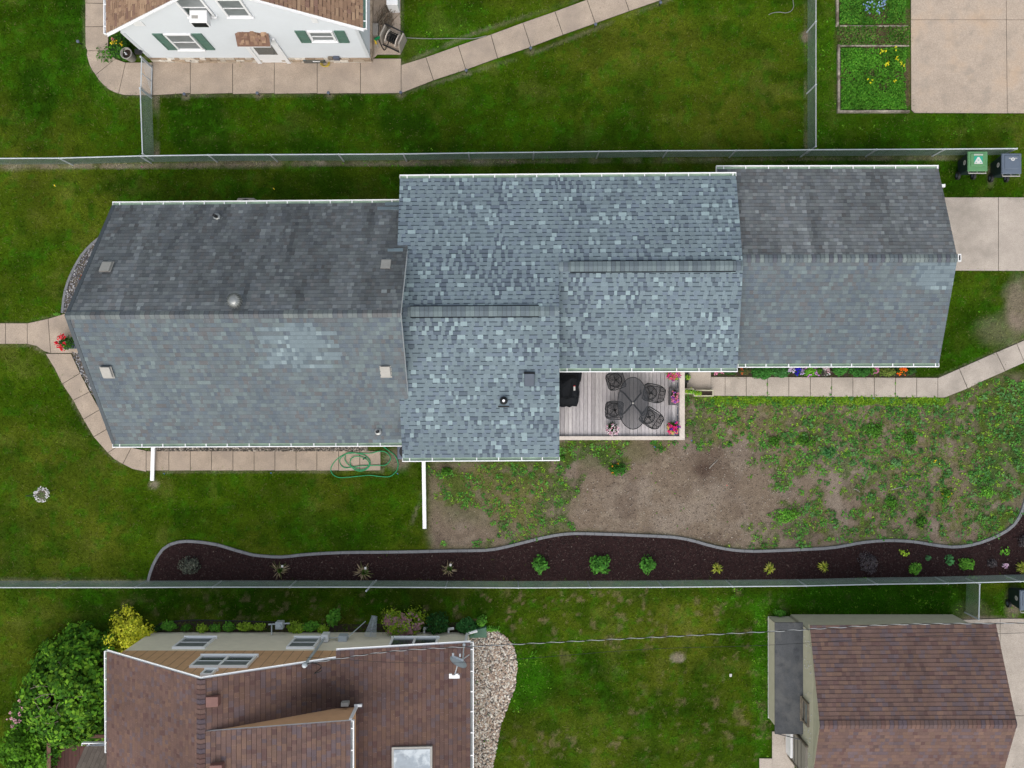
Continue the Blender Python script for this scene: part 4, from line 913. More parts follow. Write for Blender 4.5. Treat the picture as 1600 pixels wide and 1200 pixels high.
# ================================================================== BINS
def bin_(label,px0,px1,py0,py1,lid,z=1.1):
    a=P(px0,py1,z); b=P(px1,py0,z); cx,cy=(a.x+b.x)/2,(a.y+b.y)/2; hx,hy=(b.x-a.x)/2,(b.y-a.y)/2
    t=thing('wheeled_bin',label,'bin',(cx,cy,0),'wheeled bins by the upper fence')
    mb=MB(); mb.hexa([(cx-hx*.72,cy-hy*.62,.06),(cx+hx*.72,cy-hy*.62,.06),(cx+hx*.72,cy+hy*.68,.06),(cx-hx*.72,cy+hy*.68,.06)],[(cx-hx*.94,cy-hy*.78,z-.08),(cx+hx*.94,cy-hy*.78,z-.08),(cx+hx*.94,cy+hy*.92,z-.08),(cx-hx*.94,cy+hy*.92,z-.08)])
    mb.build('body','binbody',t,bevel=.05)
    mb=MB(); mb.hexa([(cx-hx,cy-hy*.82,z-.08),(cx+hx,cy-hy*.82,z-.08),(cx+hx,cy+hy,z-.08),(cx-hx,cy+hy,z-.08)],[(cx-hx*.93,cy-hy*.78,z-.02),(cx+hx*.93,cy-hy*.78,z-.02),(cx+hx*.93,cy+hy*.93,z-.02),(cx-hx*.93,cy+hy*.93,z-.02)])
    mb.hexa([(cx-hx*.76,cy-hy*.42,z-.02),(cx+hx*.76,cy-hy*.42,z-.02),(cx+hx*.76,cy+hy*.78,z-.02),(cx-hx*.76,cy+hy*.78,z-.02)],[(cx-hx*.70,cy-hy*.38,z+.012),(cx+hx*.70,cy-hy*.38,z+.012),(cx+hx*.70,cy+hy*.74,z+.012),(cx-hx*.70,cy+hy*.74,z+.012)])
    L=mb.build('lid',lid,t,bevel=.03)
    mb=MB(); mb.tube([(cx-hx*.86,cy-hy*.98,z-.06),(cx+hx*.86,cy-hy*.98,z-.06)],.02,8)
    for s in (-1,0,1): mb.tube([(cx+s*hx*.84,cy-hy*.98,z-.06),(cx+s*hx*.84,cy-hy*.78,z-.10)],.016,6)
    mb.build('handle','ventgrey',t)
    for s in (-1,1):
        mb=MB(); x=cx+s*hx*.78
        mb.tube([(x-.04,cy-hy*.70,.15),(x+.04,cy-hy*.70,.15)],.15,16,m=0); mb.tube([(x-.045,cy-hy*.70,.15),(x+.045,cy-hy*.70,.15)],.07,12,m=1); mb.build('wheel',['black','acgrey'],t)
    # oval seal on the left side wall
    mb=MB(); X=cx-hx*.95+.0; n=18; f=.045
    for z0,sc,mm,off in ((0,1,0,.012),(0,.6,1,.016)):
        pts=[]
        for k in range(n):
            an=2*math.pi*k/n; zz=.78+.12*sc*math.sin(an); w=(zz-.06)/(z-.14); X=cx-hx*(.72+.22*w)-off
            pts.append((X,cy+.05+.085*sc*math.cos(an),zz))
        mb.face(pts,m=mm)
    mb.build('seal',['wht','ventgrey'],t)
    return t,cx,cy,z,L
t,cx,cy,z,L=bin_('green lidded dark wheeled bin with a teal and white emblem beside the upper fence',1512.5,1544.5,235.5,270.5,'bingreen')
zz=z+.0165; mb=MB()
mb.face([(cx-.15,cy-.03,zz),(cx+.15,cy-.03,zz),(cx+.15,cy+.20,zz),(cx-.15,cy+.20,zz)],m=0)
mb.face([(cx-.15,cy-.07,zz+.003),(cx+.15,cy-.07,zz+.003),(cx+.13,cy+.0,zz+.003),(cx+.03,cy+.17,zz+.003),(cx-.03,cy+.17,zz+.003),(cx-.13,cy+.0,zz+.003)],m=1)
for (x0,y0) in ((0,.06),(-.08,-.02),(.08,-.02)): mb.face([(cx+x0-.03,cy+y0-.012,zz+.006),(cx+x0+.03,cy+y0-.012,zz+.006),(cx+x0+.02,cy+y0+.012,zz+.006),(cx+x0-.02,cy+y0+.012,zz+.006)],m=0)
for k in range(7):
    a_=-.15+k*.045; mb.face([(cx+a_,cy+.225,zz),(cx+a_+.03,cy+.225,zz),(cx+a_+.03,cy+.255,zz),(cx+a_,cy+.255,zz)],m=1)
mb.face([(cx-.165,cy+.262,zz),(cx+.165,cy+.262,zz),(cx+.15,cy+.275,zz),(cx-.15,cy+.275,zz)],m=1)
mb.build('emblem',['teal','wht'],L)
t,cx,cy,z,L=bin_('grey lidded dark wheeled bin at the very end of the upper fence',1565.5,1597.5,238.5,275,'bingrey')
zz=z+.0165; mb=MB(); cy+=.02
mb.face([(cx+.02+.07*math.cos(k*math.pi/8),cy+.16+.06*math.sin(k*math.pi/8),zz) for k in range(16)],m=0)
mb.face([(cx+.02+.03*math.cos(k*math.pi/5),cy+.16+.025*math.sin(k*math.pi/5),zz+.003) for k in range(10)],m=1)
for k in (-.11,-.07,.115,.155): mb.face([(cx+k-.012,cy+.18,zz),(cx+k+.016,cy+.18,zz),(cx+k+.016,cy+.205,zz),(cx+k-.012,cy+.205,zz)],m=0)
mb.build('emblem',['wht','bingrey'],L)
bin_('dark bin cut off by the right edge just above the brown roofed garage',1594,1626,922,958,'bingrey')
# ================================================================== WHITE HOUSE
Yw=11.74
def wy(px,py,Y=Yw):
    d=Y*F/(600-py); return (px-800)*d/F, CAMH-d
WHs=thing('white_house','white sided house with brown roof and green shutters at the top left','house',(-9,14,0))
mb=MB(); mb.hexa([(-13.0,Yw+.05,0),(-13.0,20,0),(-13.0,20,.55),(-13.0,Yw+.05,.55)],[(-5.13,Yw+.05,0),(-5.13,20,0),(-5.13,20,.55),(-5.13,Yw+.05,.55)],m=1)
mb.build('plinth',['siding','oldwood'],WHs)
# stone veneer
mb=MB(); z=0.0
x0,x1=-13.05,-5.08
for row in range(3):
    x=x0
    while x<x1:
        w=random.uniform(.16,.42); e=min(x+w,x1); c=jit(random.choice([(.36,.28,.21),(.42,.35,.28),(.30,.23,.17),(.50,.45,.39),(.62,.58,.53)] if random.random()<.95 else [(.75,.73,.7)]),.15)
        mb.box(x+.008,e-.008,Yw-.03-random.uniform(0,.03),Yw+.048,row*.17+.008,row*.17+.165,c); x=e
mb.box(x0,x1,Yw-.005,Yw+.047,0,.54,(.34,.31,.28))
y=Yw+.05
while y<18:
    w=random.uniform(.2,.4)
    for row in range(3): mb.box(-5.129,-5.06+random.uniform(0,.03),y+.008,y+w-.008,row*.17+.008,row*.17+.165,jit((.38,.30,.23),.2))
    y+=w
mb.build('stone_base','stone',WHs)
def clap(mb,ax,pl,a0,a1,z0,z1,sgn,m=0,course=.12,lim=None):
    z=z0
    while z<z1:
        zt=min(z+course,z1); l0,r0=(a0,a1) if not lim else lim(z); l1,r1=(a0,a1) if not lim else lim(zt)
        if r1-l1<.05: l1=r1=(l1+r1)/2
        o0=pl+sgn*.032; o1=pl+sgn*.004
        if ax=='y': mb.face([(l0,o0,z),(r0,o0,z),(r1,o1,zt),(l1,o1,zt)],m=m); mb.face([(l0,pl,z),(r0,pl,z),(r0,o0,z),(l0,o0,z)],m=m)
        else: mb.face([(o0,l0,z),(o0,r0,z),(o1,r1,zt),(o1,l1,zt)],m=m); mb.face([(pl,l0,z),(pl,r0,z),(o0,r0,z),(o0,l0,z)],m=m)
        z+=course
pk=(-9.05,7.0)
def limW(z):
    if z<3.45: return (-13.0,-5.13)
    return (-13.0+(z-3.45)/.87, -5.13-(z-3.45)/.87) if z<7 else (-9.06,-9.04)
mb=MB(); mb.hexa([(-13.0,Yw+.002,.55),(-5.13,Yw+.002,.55),(-5.13,Yw+.002,3.4),(-9.05,Yw+.002,6.9),(-13.0,Yw+.002,3.4)],[(-13.0,20,.55),(-5.13,20,.55),(-5.13,20,3.4),(-9.05,20,6.9),(-13.0,20,3.4)])
clap(mb,'y',Yw,0,0,.55,6.85,-1,lim=limW); clap(mb,'x',-5.13,Yw+.0,20,.55,3.4,1)
mb.box(-5.20,-5.085,Yw-.035,Yw+.07,.56,3.3); mb.box(-13.05,-12.93,Yw-.035,Yw+.07,.56,3.0)
mb.build('wall','siding',WHs)
eL=P(166,52,3.15); eR=P(567,43,3.55); yS=(eL.y+eR.y)/2
Wp=[V3((eL.x,eL.y,3.15)),V3((-9.03,11.64,7.02)),V3((eR.x,11.66,3.55))]
mb=MB(); far=V3((0,9,0))
pL=[Wp[0]+far,Wp[0],Wp[1],Wp[1]+far]; pR=[Wp[2],Wp[2]+far,Wp[1]+far,Wp[1]]
slab(mb,pL,.09,.03); slab(mb,pR,.09,.03)
shingles(mb,pL,.15,(.12,.26),wb_col,'lam',edge=.5,dash=(.13,.08,.06)); shingles(mb,pR,.15,(.12,.26),wb_col,'lam',edge=.5,dash=(.13,.08,.06))
mb.bar(Wp[0]+V3((0,-.03,-.12)),Wp[1]+V3((0,-.015,-.06)),.02,.08,m=1,up=V3((0,1,0))); mb.bar(Wp[2]+V3((0,-.03,-.12)),Wp[1]+V3((0,-.015,-.06)),.02,.08,m=1,up=V3((0,1,0)))
RW=mb.build('roof',['shingle','white'],WHs)
gutter(WHs,Wp[0]+V3((0,0,.0)),Wp[0]+far,(-1,0,0),w=.07,inner='white'); gutter(WHs,Wp[2],Wp[2]+far,(1,0,0),w=.10,inner='shutter')
window(WHs,'y',Yw,-11.66,-10.75,1.45,2.92,-1,pane='curtain'); window(WHs,'y',Yw,-6.80,-5.96,2.28,3.17,-1,pane='curtain')
def shutter(x0,x1,z0,z1):
    mb=MB(); mb.box(x0,x1,Yw-.05,Yw-.001,z0,z1); w=.045
    mb.box(x0,x1,Yw-.065,Yw-.051,z0,z0+w);mb.box(x0,x1,Yw-.065,Yw-.051,z1-w,z1);mb.box(x0,x0+w,Yw-.065,Yw-.051,z0+w,z1-w);mb.box(x1-w,x1,Yw-.065,Yw-.051,z0+w,z1-w);mb.box(x0+w,x1-w,Yw-.065,Yw-.051,(z0+z1)/2-.02,(z0+z1)/2+.02)
    mb.build('shutter','shutter',WHs)
shutter(-12.03,-11.70,1.42,2.95); shutter(-10.71,-10.38,1.42,2.95); shutter(-7.21,-6.86,2.12,3.2); shutter(-5.91,-5.56,2.12,3.2)
window(WHs,'y',Yw,-10.30,-9.42,4.45,6.0,-1); window(WHs,'y',Yw,-9.05,-8.25,4.45,5.85,-1,pane='curtain')
p=MB(); p.box(-10.1,-9.55,Yw-.42,Yw+.02,4.55,4.95); AC=p.build('window_air_conditioner','white',WHs,bevel=.015); 
p=MB(); p.box(-10.05,-9.6,Yw-.435,Yw-.421,4.58,4.9); p.box(-10.03,-9.83,Yw-.3,Yw-.2,4.951,4.956,m=1); p.build('grille',['black','ventgrey'],AC)
# door and awning
mb=MB(); mb.box(-9.1,-8.18,Yw-.05,Yw+.0,.10,2.35,m=0); mb.box(-9.24,-9.1,Yw-.08,Yw,.05,2.45); mb.box(-8.18,-8.05,Yw-.08,Yw,.05,2.45); mb.box(-9.1,-8.18,Yw-.08,Yw,2.35,2.46)
d=mb.build('door','white',WHs); mb=MB(); mb.box(-8.98,-8.30,Yw-.062,Yw-.051,.95,2.05); mb.build('pane','glass',d)
mb=MB(); A=[V3((-9.26,Yw,2.95)),V3((-9.26,11.38,2.62)),V3((-8.14,11.38,2.62)),V3((-8.14,Yw,2.95)),V3((-8.95,Yw,3.13)),V3((-8.45,Yw,3.13)),V3((-8.7,Yw-.1,3.16))]
mb.face([A[0],A[1],A[2],A[3],A[5],A[4]],(.2,.12,.09)); mb.hexa([(-9.24,11.4,2.48),(-8.16,11.4,2.48),(-8.16,Yw,2.48),(-9.24,Yw,2.48)],[(-9.24,11.4,2.60),(-8.16,11.4,2.60),(-8.16,Yw,2.6),(-9.24,Yw,2.6)],m=1)
for k in range(34):
    u=random.uniform(.02,.98); v=random.uniform(.05,.95); c=A[1].lerp(A[2],u).lerp(A[0].lerp(A[3],u)+V3((0,0,.14*(1-abs(2*u-1)))),v); an=math.radians(45*(1 if u<.5 else -1)+ (0 if .3>abs(u-.5)>.0 else 0)); r=.085
    q=[c+V3((r*math.cos(an+i*math.pi/2),r*.9*math.sin(an+i*math.pi/2),.9*r*math.sin(an+i*math.pi/2)*.9+.02+.001*k)) for i in range(4)]
    q=[V3((min(max(x.x,-9.25),-8.15),min(max(x.y,11.385),Yw-.005),x.z)) for x in q]; mb.face(q,pick(WB))
mb.build('awning',['shingle','white'],WHs)
mb=MB(); mb.box(-7.55,-6.75,Yw-.075,Yw-.03,.08,.36); mb.box(-7.2,-6.95,Yw-.085,Yw-.076,.25,.31,m=1); mb.build('basement_window',['glass','white'],WHs)
for (a,b,c_,d_) in ((204,32,228,39),(484,25,498,34)):
    x0_,z1_=wy(a,b);x1_,z0_=wy(c_,d_); mb=MB(); mb.box(x0_,x1_,Yw-.04,Yw-.0,z0_,z1_); mb.build('wall_vent','white',WHs)
mb=MB(); x,zz=wy(217,77.5); mb.box(x-.12,x+.1,Yw-.16,Yw-.0,zz-.05,zz+.08); mb.build('wall_lamp','black',WHs)
# ================================================================== BROWN ROOF HOUSE
Yb=-9.05
BH=thing('brown_roof_house','large beige and tan house with brown shingle roof at the lower left','house',(-7,-13,0))
def bz(py): return CAMH-(-Yb)*F/(py-600)
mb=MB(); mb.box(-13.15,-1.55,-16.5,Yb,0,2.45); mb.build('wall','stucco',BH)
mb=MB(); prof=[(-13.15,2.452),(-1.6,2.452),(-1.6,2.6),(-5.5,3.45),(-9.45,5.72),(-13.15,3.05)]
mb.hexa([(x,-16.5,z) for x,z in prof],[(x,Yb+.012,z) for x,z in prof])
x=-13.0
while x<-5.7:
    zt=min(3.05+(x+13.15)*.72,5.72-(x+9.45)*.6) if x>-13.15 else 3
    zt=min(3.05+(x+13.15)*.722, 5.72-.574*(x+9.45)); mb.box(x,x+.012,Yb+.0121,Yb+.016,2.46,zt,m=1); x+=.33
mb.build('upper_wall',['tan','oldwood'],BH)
NW=P(167,1018,2.9); PK=P(313,1061,5.9); yr=PK.y; yR=-16.6
BK=V3((-5.74,yr,3.72)); 
def S_(p,y=yR): return V3((p.x,y,p.z))
pkN=V3((PK.x,yr,5.9)); nwN=V3((NW.x,NW.y,2.9))
mb=MB(); pl=[S_(nwN),nwN,pkN,S_(pkN)]; slab(mb,pl,.07,.03)
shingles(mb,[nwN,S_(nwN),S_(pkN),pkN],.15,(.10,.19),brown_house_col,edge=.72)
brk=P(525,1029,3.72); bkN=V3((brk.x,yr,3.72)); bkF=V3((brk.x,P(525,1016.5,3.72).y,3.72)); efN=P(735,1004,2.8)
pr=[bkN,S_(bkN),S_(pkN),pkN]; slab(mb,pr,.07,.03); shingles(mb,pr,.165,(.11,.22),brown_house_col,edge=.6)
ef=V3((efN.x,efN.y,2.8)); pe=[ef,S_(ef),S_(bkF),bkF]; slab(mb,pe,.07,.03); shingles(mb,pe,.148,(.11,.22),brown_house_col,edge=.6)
for a,b in ((nwN,pkN),(pkN,bkN),(bkF,ef)): mb.bar(a+V3((0,.01,-.05)),b+V3((0,.01,-.05)),.03,.09,m=1,up=V3((0,1,0)))
RB=mb.build('roof',['shingle','trim'],BH)
mb=MB(); ridge_caps(mb,pkN+V3((0,-.02,0)),S_(pkN),V3((-1,0,-.7)).normalized(),V3((1,0,-.6)).normalized(),.16,.15,lambda p,t:pick([(.115,.08,.085),(.15,.095,.085),(.10,.078,.095),(.125,.075,.07)])); mb.build('ridge_cap','shingle',RB)
gutter(BH,nwN,P(168,1176,2.9),(-1,0,0),w=.07); gutter(BH,ef,S_(ef),(1,0,0),w=.085,inner='curtain')
# dormer
dy=-10.57; dT=P(548,1127,4.9); dpk=V3((PK.x+.05,dy,5.86)); dT=V3((dT.x,dy,4.9))
mb=MB(); bot=V3((dT.x,dy,3.45)); 
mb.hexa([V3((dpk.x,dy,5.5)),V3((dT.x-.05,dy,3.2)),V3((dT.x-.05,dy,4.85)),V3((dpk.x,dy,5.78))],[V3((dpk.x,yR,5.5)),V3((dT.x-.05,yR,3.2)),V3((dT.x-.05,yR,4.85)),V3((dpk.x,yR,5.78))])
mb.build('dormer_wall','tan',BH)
mb=MB(); q=[dT,S_(dT),S_(dpk),dpk]; q=[p+V3((0,.02,0)) if abs(p.y-dy)<.1 else p for p in q]; slab(mb,q,.07,.02); shingles(mb,q,.15,(.11,.22),brown_col2,edge=.5); RD=mb.build('dormer_roof',['shingle','white'],BH)
mb=MB(); mb.bar(V3((dT.x-.02,dy+.035,3.5)),V3((dT.x-.02,dy+.035,4.85)),.09,.05,up=V3((0,1,0))); mb.box(dT.x-.1,dT.x+.15,dy+.02,dy+.1,3.55,3.65); mb.build('downspout','white',BH)
gutter(BH,dT,S_(dT),(1,0,0),w=.07,inner='curtain')
mb=MB(); a=P(538,1102,3.95); mb.box(a.x-.12,a.x+.12,a.y-.06,a.y+.06,3.55,3.9); mb.build('vent_hood','ventgrey',BH)
# windows
window(BH,'y',Yb,-11.62,-10.5,.92,2.22,1,frame='trim',pane='curtain'); window(BH,'y',Yb,-7.72,-6.75,.92,2.22,1,frame='trim',pane='curtain'); window(BH,'y',Yb,-4.25,-2.6,.95,2.22,1,frame='trim',panes=2,split=False)
window(BH,'y',Yb+.012,-10.28,-8.42,3.25,4.45,1,frame='trim',panes=2)
w=window(BH,'y',Yb+.012,-9.66,-9.28,4.78,5.28,1,frame='trim',split=False,fw=.06)
# skylight
mb=MB(); a=P(612,1168,3.42); b=P(675,1168,3.25); A_=[V3((a.x,a.y,3.20)),V3((b.x,b.y,2.95)),V3((b.x,b.y-1.5,2.95)),V3((a.x,a.y-1.5,3.20))]; mb.hexa(A_,[p+V3((0,0,.22)) for p in A_])
sk=mb.build('skylight','ventgrey',RB); mb=MB(); c=sum(A_,V3())/4; B_=[c+(p-c)*.9+V3((0,0,.221)) for p in A_]; mb.hexa(B_,[p+V3((0,0,.015)) for p in B_]); mb.build('pane','skylight',sk)
def bv(px,py,z):
    p=P(px,py,z); mb=MB(); mb.hexa([(p.x-.2,p.y-.17,z-.35),(p.x+.2,p.y-.17,z-.35),(p.x+.2,p.y+.17,z-.35),(p.x-.2,p.y+.17,z-.35)],[(p.x-.18,p.y-.16,z+.03),(p.x+.18,p.y-.15,z-.03),(p.x+.18,p.y+.15,z-.03),(p.x-.18,p.y+.16,z+.03)]); mb.build('roof_vent','pinkvent',RB,bevel=.015)
bv(331,1097,5.85); bv(337,1204,6.0)
# side porch
mb=MB(); q=[P(133,1166,2.5),P(172,1166,2.75),P(182,1225,2.75),P(108,1225,2.5)]; slab(mb,[q[3],q[2],q[1],q[0]],.12,.14); shingles(mb,[q[0],q[3],q[2],q[1]],.15,(.14,.3),lambda p,t:jit((.10,.085,.075),.12),edge=.5); mb.build('porch_roof',['shingle','white'],BH)
gutter(BH,P(128,1165.5,2.5),P(167,1165.5,2.5),(0,1,0),w=.07,inner='oldwood')
mb=MB(); mb.box(-13.7,-13.6,-13.7,-13.6,0,2.3); mb.build('porch_post','white',BH)
# service mast + boxes
mb=MB(); x0_,z0_=wy(477,1025,9.2) if False else (0,0)
m1=P(478,1023,5.1); m1.y=Yb+.16; m0=V3((m1.x+.15,Yb+.14,1.3)); m1=V3((P(478,1023,4.9).x,Yb+.22,4.9)); m0=V3((P(509,996,1.2).x,Yb+.16,1.2))
m1.x=m0.x; 
mb.tube([m0,V3((m0.x,m0.y,4.55))],.045,8,m=0); mb.lathe(m0.x,m0.y,[(.05,4.5),(.09,4.58),(.08,4.7),(.03,4.75)],10,m=0); mb.tube(catmull([(m0.x,m0.y,4.6),(m0.x+.3,m0.y+.1,4.75),(m0.x+.5,m0.y-.1,4.5),(m0.x+.35,m0.y-.2,4.85),(m0.x+.6,m0.y-.1,4.9)],6),.015,5,m=1)
mb.build('service_mast',['metal','black'],BH)
mb=MB(); mb.box(m0.x-.12,m0.x+.12,Yb+.02,Yb+.28,1.0,1.45); mb.box(m0.x+.45,m0.x+.75,Yb+.0,Yb+.2,.9,1.3,m=1); mb.tube([(m0.x+.75,Yb+.1,1.1),(m0.x+1.25,Yb+.45,.2)],.02,5,m=1); mb.tube([(m0.x+.12,Yb+.1,1.2),(m0.x+.45,Yb+.1,1.1)],.02,5,m=1); mb.build('meter_box',['white','metal'],BH,bevel=.01)
g=P(438,976,.4); mb=MB(); mb.box(g.x-.13,g.x+.13,g.y-.12,g.y+.14,.3,.62); mb.tube([(g.x-.42,g.y+.02,.45),(g.x+.35,g.y+.06,.45)],.03,6); mb.tube([(g.x-.3,g.y,.45),(g.x-.3,Yb+.02,.45)],.025,6); mb.tube([(g.x,g.y,.0),(g.x,g.y,.3)],.025,6); mb.lathe(g.x,g.y,[(.09,.62),(.09,.68),(.02,.69)],10)
mb.build('gas_meter','metal',BH,bevel=.01)
# satellite antenna
q=P(706,1044,3.7); an=thing('satellite_antenna','pale grey satellite antenna with an arm at the upper right corner of the brown roof','antenna',(q.x+.1,q.y,3.1))
mb=MB(); b0=P(725,1008,3.05); b1=P(723,1030,3.6); mb.tube([b0,b1],.02,6); mb.tube([P(733,1023,3.0),b1],.018,6); mb.lathe(b0.x,b0.y,[(.05,2.95),(.05,3.06),(.01,3.07)],8); mb.tube([V3((b1.x,b1.y,2.95)),b1,V3((b1.x,b1.y,3.75))],.022,6); mb.build('mast','metal',an)
mb=MB(); c=P(716,1034.5,3.85); d=(P(731,1042,3.7)-P(705,1028,3.7)).normalized(); n_=V3((-d.y,d.x,.10)).normalized()*-1
u2=n_.cross(d).normalized(); R_=.42; pts_f=[];pts_b=[]
for k in range(28):
    a_=2*math.pi*k/28; e=c+d*R_*math.cos(a_)*.72+u2*R_*math.sin(a_)*.8; pts_f.append(e); pts_b.append(e-n_*.02)
cb=c-n_*.07
for k in range(28):
    j=(k+1)%28; mb.face([pts_f[k],pts_f[j],c-n_*.055]); mb.face([pts_b[j],pts_b[k],cb])
mb.build('dish','metal',an)
mb=MB(); e=P(710,1057,3.65); mb.tube([c-u2*.25,e],.018,6); mb.box(e.x-.17,e.x+.17,e.y-.05,e.y+.05,3.6,3.7,m=1); mb.box(e.x-.17,e.x-.08,e.y-.0,e.y+.10,3.62,3.72,m=1); mb.box(e.x+.04,e.x+.13,e.y-.0,e.y+.10,3.62,3.72,m=1); mb.build('feed_arm',['metal','white'],an)
mb=MB(); s0=P(708,1026,3.8); s1=P(724,1032,3.8); mb.bar(s0,s1,.07,.05); mb.box(s0.x-.03,s0.x+.03,s0.y,s0.y+.12,3.78,3.84); mb.box(s0.x+.2,s0.x+.25,s0.y,s0.y+.1,3.78,3.84); mb.build('bracket','metal',an)
# green splash box + elbow
p=P(745,990,.35); mb=MB(); mb.hexa([(p.x-.28,p.y-.18,0),(p.x+.36,p.y-.14,0),(p.x+.34,p.y+.22,0),(p.x-.2,p.y+.1,0)],[(p.x-.28,p.y-.18,.3),(p.x+.36,p.y-.14,.38),(p.x+.34,p.y+.24,.38),(p.x-.2,p.y+.08,.3)]); o=mb.build('splash_box','greenbox',bevel=.02); tag(o,'green plastic box at the corner of the brown roofed house by the river rock','box')
mb=MB(); mb.tube([(-1.62,Yb+.08,2.5),(-1.62,Yb+.08,.5),(-1.25,Yb+.17,.48)],.05,8); mb.build('downspout','white',BH)
# lower-left red deck
RDk=thing('red_deck','dark red stained deck with rail at the lower left corner behind the green shrubs','deck',P(120,1180,0)); zf=.55
mb=MB(); a=P(76,1152,zf); b=P(172,1152,zf); x=a.x
while x<b.x:
    mb.box(x+.004,x+.136,-16.3,a.y,zf-.04,zf,jit((.075,.028,.024),.2)); x+=.14
mb.build('deck_boards','redwood',RDk)
mb=MB(); zr_=1.1; p0=P(73,1148,zr_); p1=P(79,1148,zr_); p2=P(168,1148,zr_); mb.box(p0.x,p1.x,-16.3,p0.y,zr_-.04,zr_,(.15,.075,.055)); mb.box(p1.x+.001,p2.x,p0.y-.12,p0.y,zr_-.04,zr_+.001,(.15,.075,.055))
for k in range(8): mb.box(p0.x+.03,p0.x+.09,p0.y-.1-k*.4,p0.y-.04-k*.4,0,zr_-.041,(.1,.045,.035))
mb.build('railing','redwood',RDk)
# ================================================================== BROWN GARAGE
GR=thing('brown_garage','khaki sided garage with mottled brown gable roof at the lower right','garage',(13,-11,0))
e1,e2=P(1265,977,2.9),P(1556,975,2.9); r1,r2=P(1281,1133,4.13),P(1589,1132,4.13); yn=(e1.y+e2.y)/2; ry=(r1.y+r2.y)/2
s1=V3((e1.x,2*ry-yn,2.9)); s2=V3((e2.x,2*ry-yn,2.9))
mb=MB(); prof=[(-8.42,0),(-8.42,2.72),(ry,3.88),(2*ry+8.42,2.72),(2*ry+8.42,0)]
mb.hexa([(10.15,y,z) for y,z in prof],[(16.05,y,z) for y,z in prof])
clap(mb,'x',10.15,2*ry+8.42,-8.42,.05,2.7,-1,course=.1); clap(mb,'y',-8.42,10.15,16.05,.05,2.7,1,course=.1)
z_=2.7
while z_<3.85:
    k=(z_-2.72)/1.16; y0_=-8.42+(ry+8.42)*k; y1_=2*ry-y0_; mb.face([(10.128,y1_,z_),(10.128,y0_,z_),(10.146,y0_-.2,z_+.1),(10.146,y1_+.2,z_+.1)]); z_+=.1
for k in range(70):
    y=random.uniform(-13.4,-8.7); zz=random.uniform(1.7,2.6); r=random.uniform(.010,.022); mb.box(10.108,10.124,y-r,y+r*.8,zz-r*1.5,zz+r,m=1)
mb.build('wall',['khaki','wht'],GR)
mb=MB(); slab(mb,[e1,e2,r2,r1],.13,.03); slab(mb,[s1,s2,r2,r1],.13,.03)
gc=lambda p,t:brown_col2(p,t)
shingles(mb,[e1,e2,r2,r1],.137,(.11,.2),gc,edge=.6); shingles(mb,[s1,s2,r2,r1],.137,(.11,.2),gc,edge=.6)
RG=mb.build('roof',['shingle','khaki'],GR)
mb=MB(); ridge_caps(mb,r1,r2,V3((0,1,-.42)).normalized(),V3((0,-1,-.42)).normalized(),.15,.14,lambda p,t:pick([(.125,.09,.09),(.16,.10,.085),(.14,.09,.08),(.11,.085,.10),(.13,.078,.072)])); mb.build('ridge_cap','shingle',RG)
# west wall window and door
def gwx(px,py,X=10.12):
    d=X*F/(px-800); return (600-py)*d/F, CAMH-d
window(GR,'x',10.128,gwx(1260,1131)[0],gwx(1256,1090)[0],1.65,2.35,-1,frame='oldwood')
mb=MB(); y0_,y1_=-13.5,-12.42; mb.box(10.06,10.13,y0_,y1_,.05,2.1,m=0); mb.box(10.03,10.135,y1_,y1_+.06,.02,2.2,m=3); mb.box(9.97,10.055,y0_+.1,y1_,0,.62,m=1); mb.box(10.03,10.135,y0_-.06,y0_,.02,2.2,m=3)
for k in range(1,5): mb.box(10.05,10.059,y0_+.03,y1_-.03,.4*k,.4*k+.02,m=2)
mb.build('door',['bluegrey','white','black','oldwood'],GR)
# lean-to
LT=thing('lean_to_shed','low lean-to with dark rolled roofing against the left wall of the brown garage','shed',(9.7,-10.5,0))
a=P(1211,973,.95); b=P(1252,973,1.62); c=P(1252,1147,1.62); d=P(1211,1147,.95); ya=(a.y+b.y)/2; yc=(c.y+d.y)/2
tp_=[V3((a.x,d.y,.95)),V3((10.12,c.y,1.62)),V3((10.12,b.y,1.62)),V3((a.x,a.y,.95))]
yc+=.05; ya-=.09
mb=MB(); w0=P(1201,964,0); wx=w0.x
mb.prism([(wx,yc+.12),(10.1,yc+.12),(10.1,w0.y),(wx,w0.y)],0,.88); clap(mb,'x',wx,yc+.12,w0.y,.03,.88,-1,course=.1); clap(mb,'y',w0.y,wx,10.1,.03,.88,1,course=.1)
mb.prism([(wx-.03,yc+.08),(wx+.02,yc+.08),(wx+.02,w0.y+.02),(wx-.03,w0.y+.02)],0,.06,m=1)
mb.build('wall',['khaki','white'],LT)
mb=MB(); mb.hexa([p+V3((0,0,-.07)) for p in tp_],tp_); 
# roll seams and a patch
def onr(x,y,o=.006): return V3((x,y,.95+(x-a.x)/(10.12-a.x)*.67+o))
for xx in (a.x+.33,a.x+.72): mb.hexa([onr(xx,yc,-.01),onr(xx+.03,yc,-.01),onr(xx+.03,ya,-.01),onr(xx,ya,-.01)],[onr(xx,yc),onr(xx+.03,yc),onr(xx+.03,ya),onr(xx,ya)])
for yy in (-11.05,-12.4): mb.hexa([onr(a.x,yy,-.01),onr(10.1,yy,-.01),onr(10.1,yy+.03,-.01),onr(a.x,yy+.03,-.01)],[onr(a.x,yy),onr(10.1,yy),onr(10.1,yy+.03),onr(a.x,yy+.03)])
mb.build('roof','rolled',LT)
mb=MB(); mb.face([onr(a.x+.17+.09*math.cos(k*math.pi/8),-12.25+.1*math.sin(k*math.pi/8),.011) for k in range(16)]); mb.build('stain_patch','ventgrey',LT) if False else None
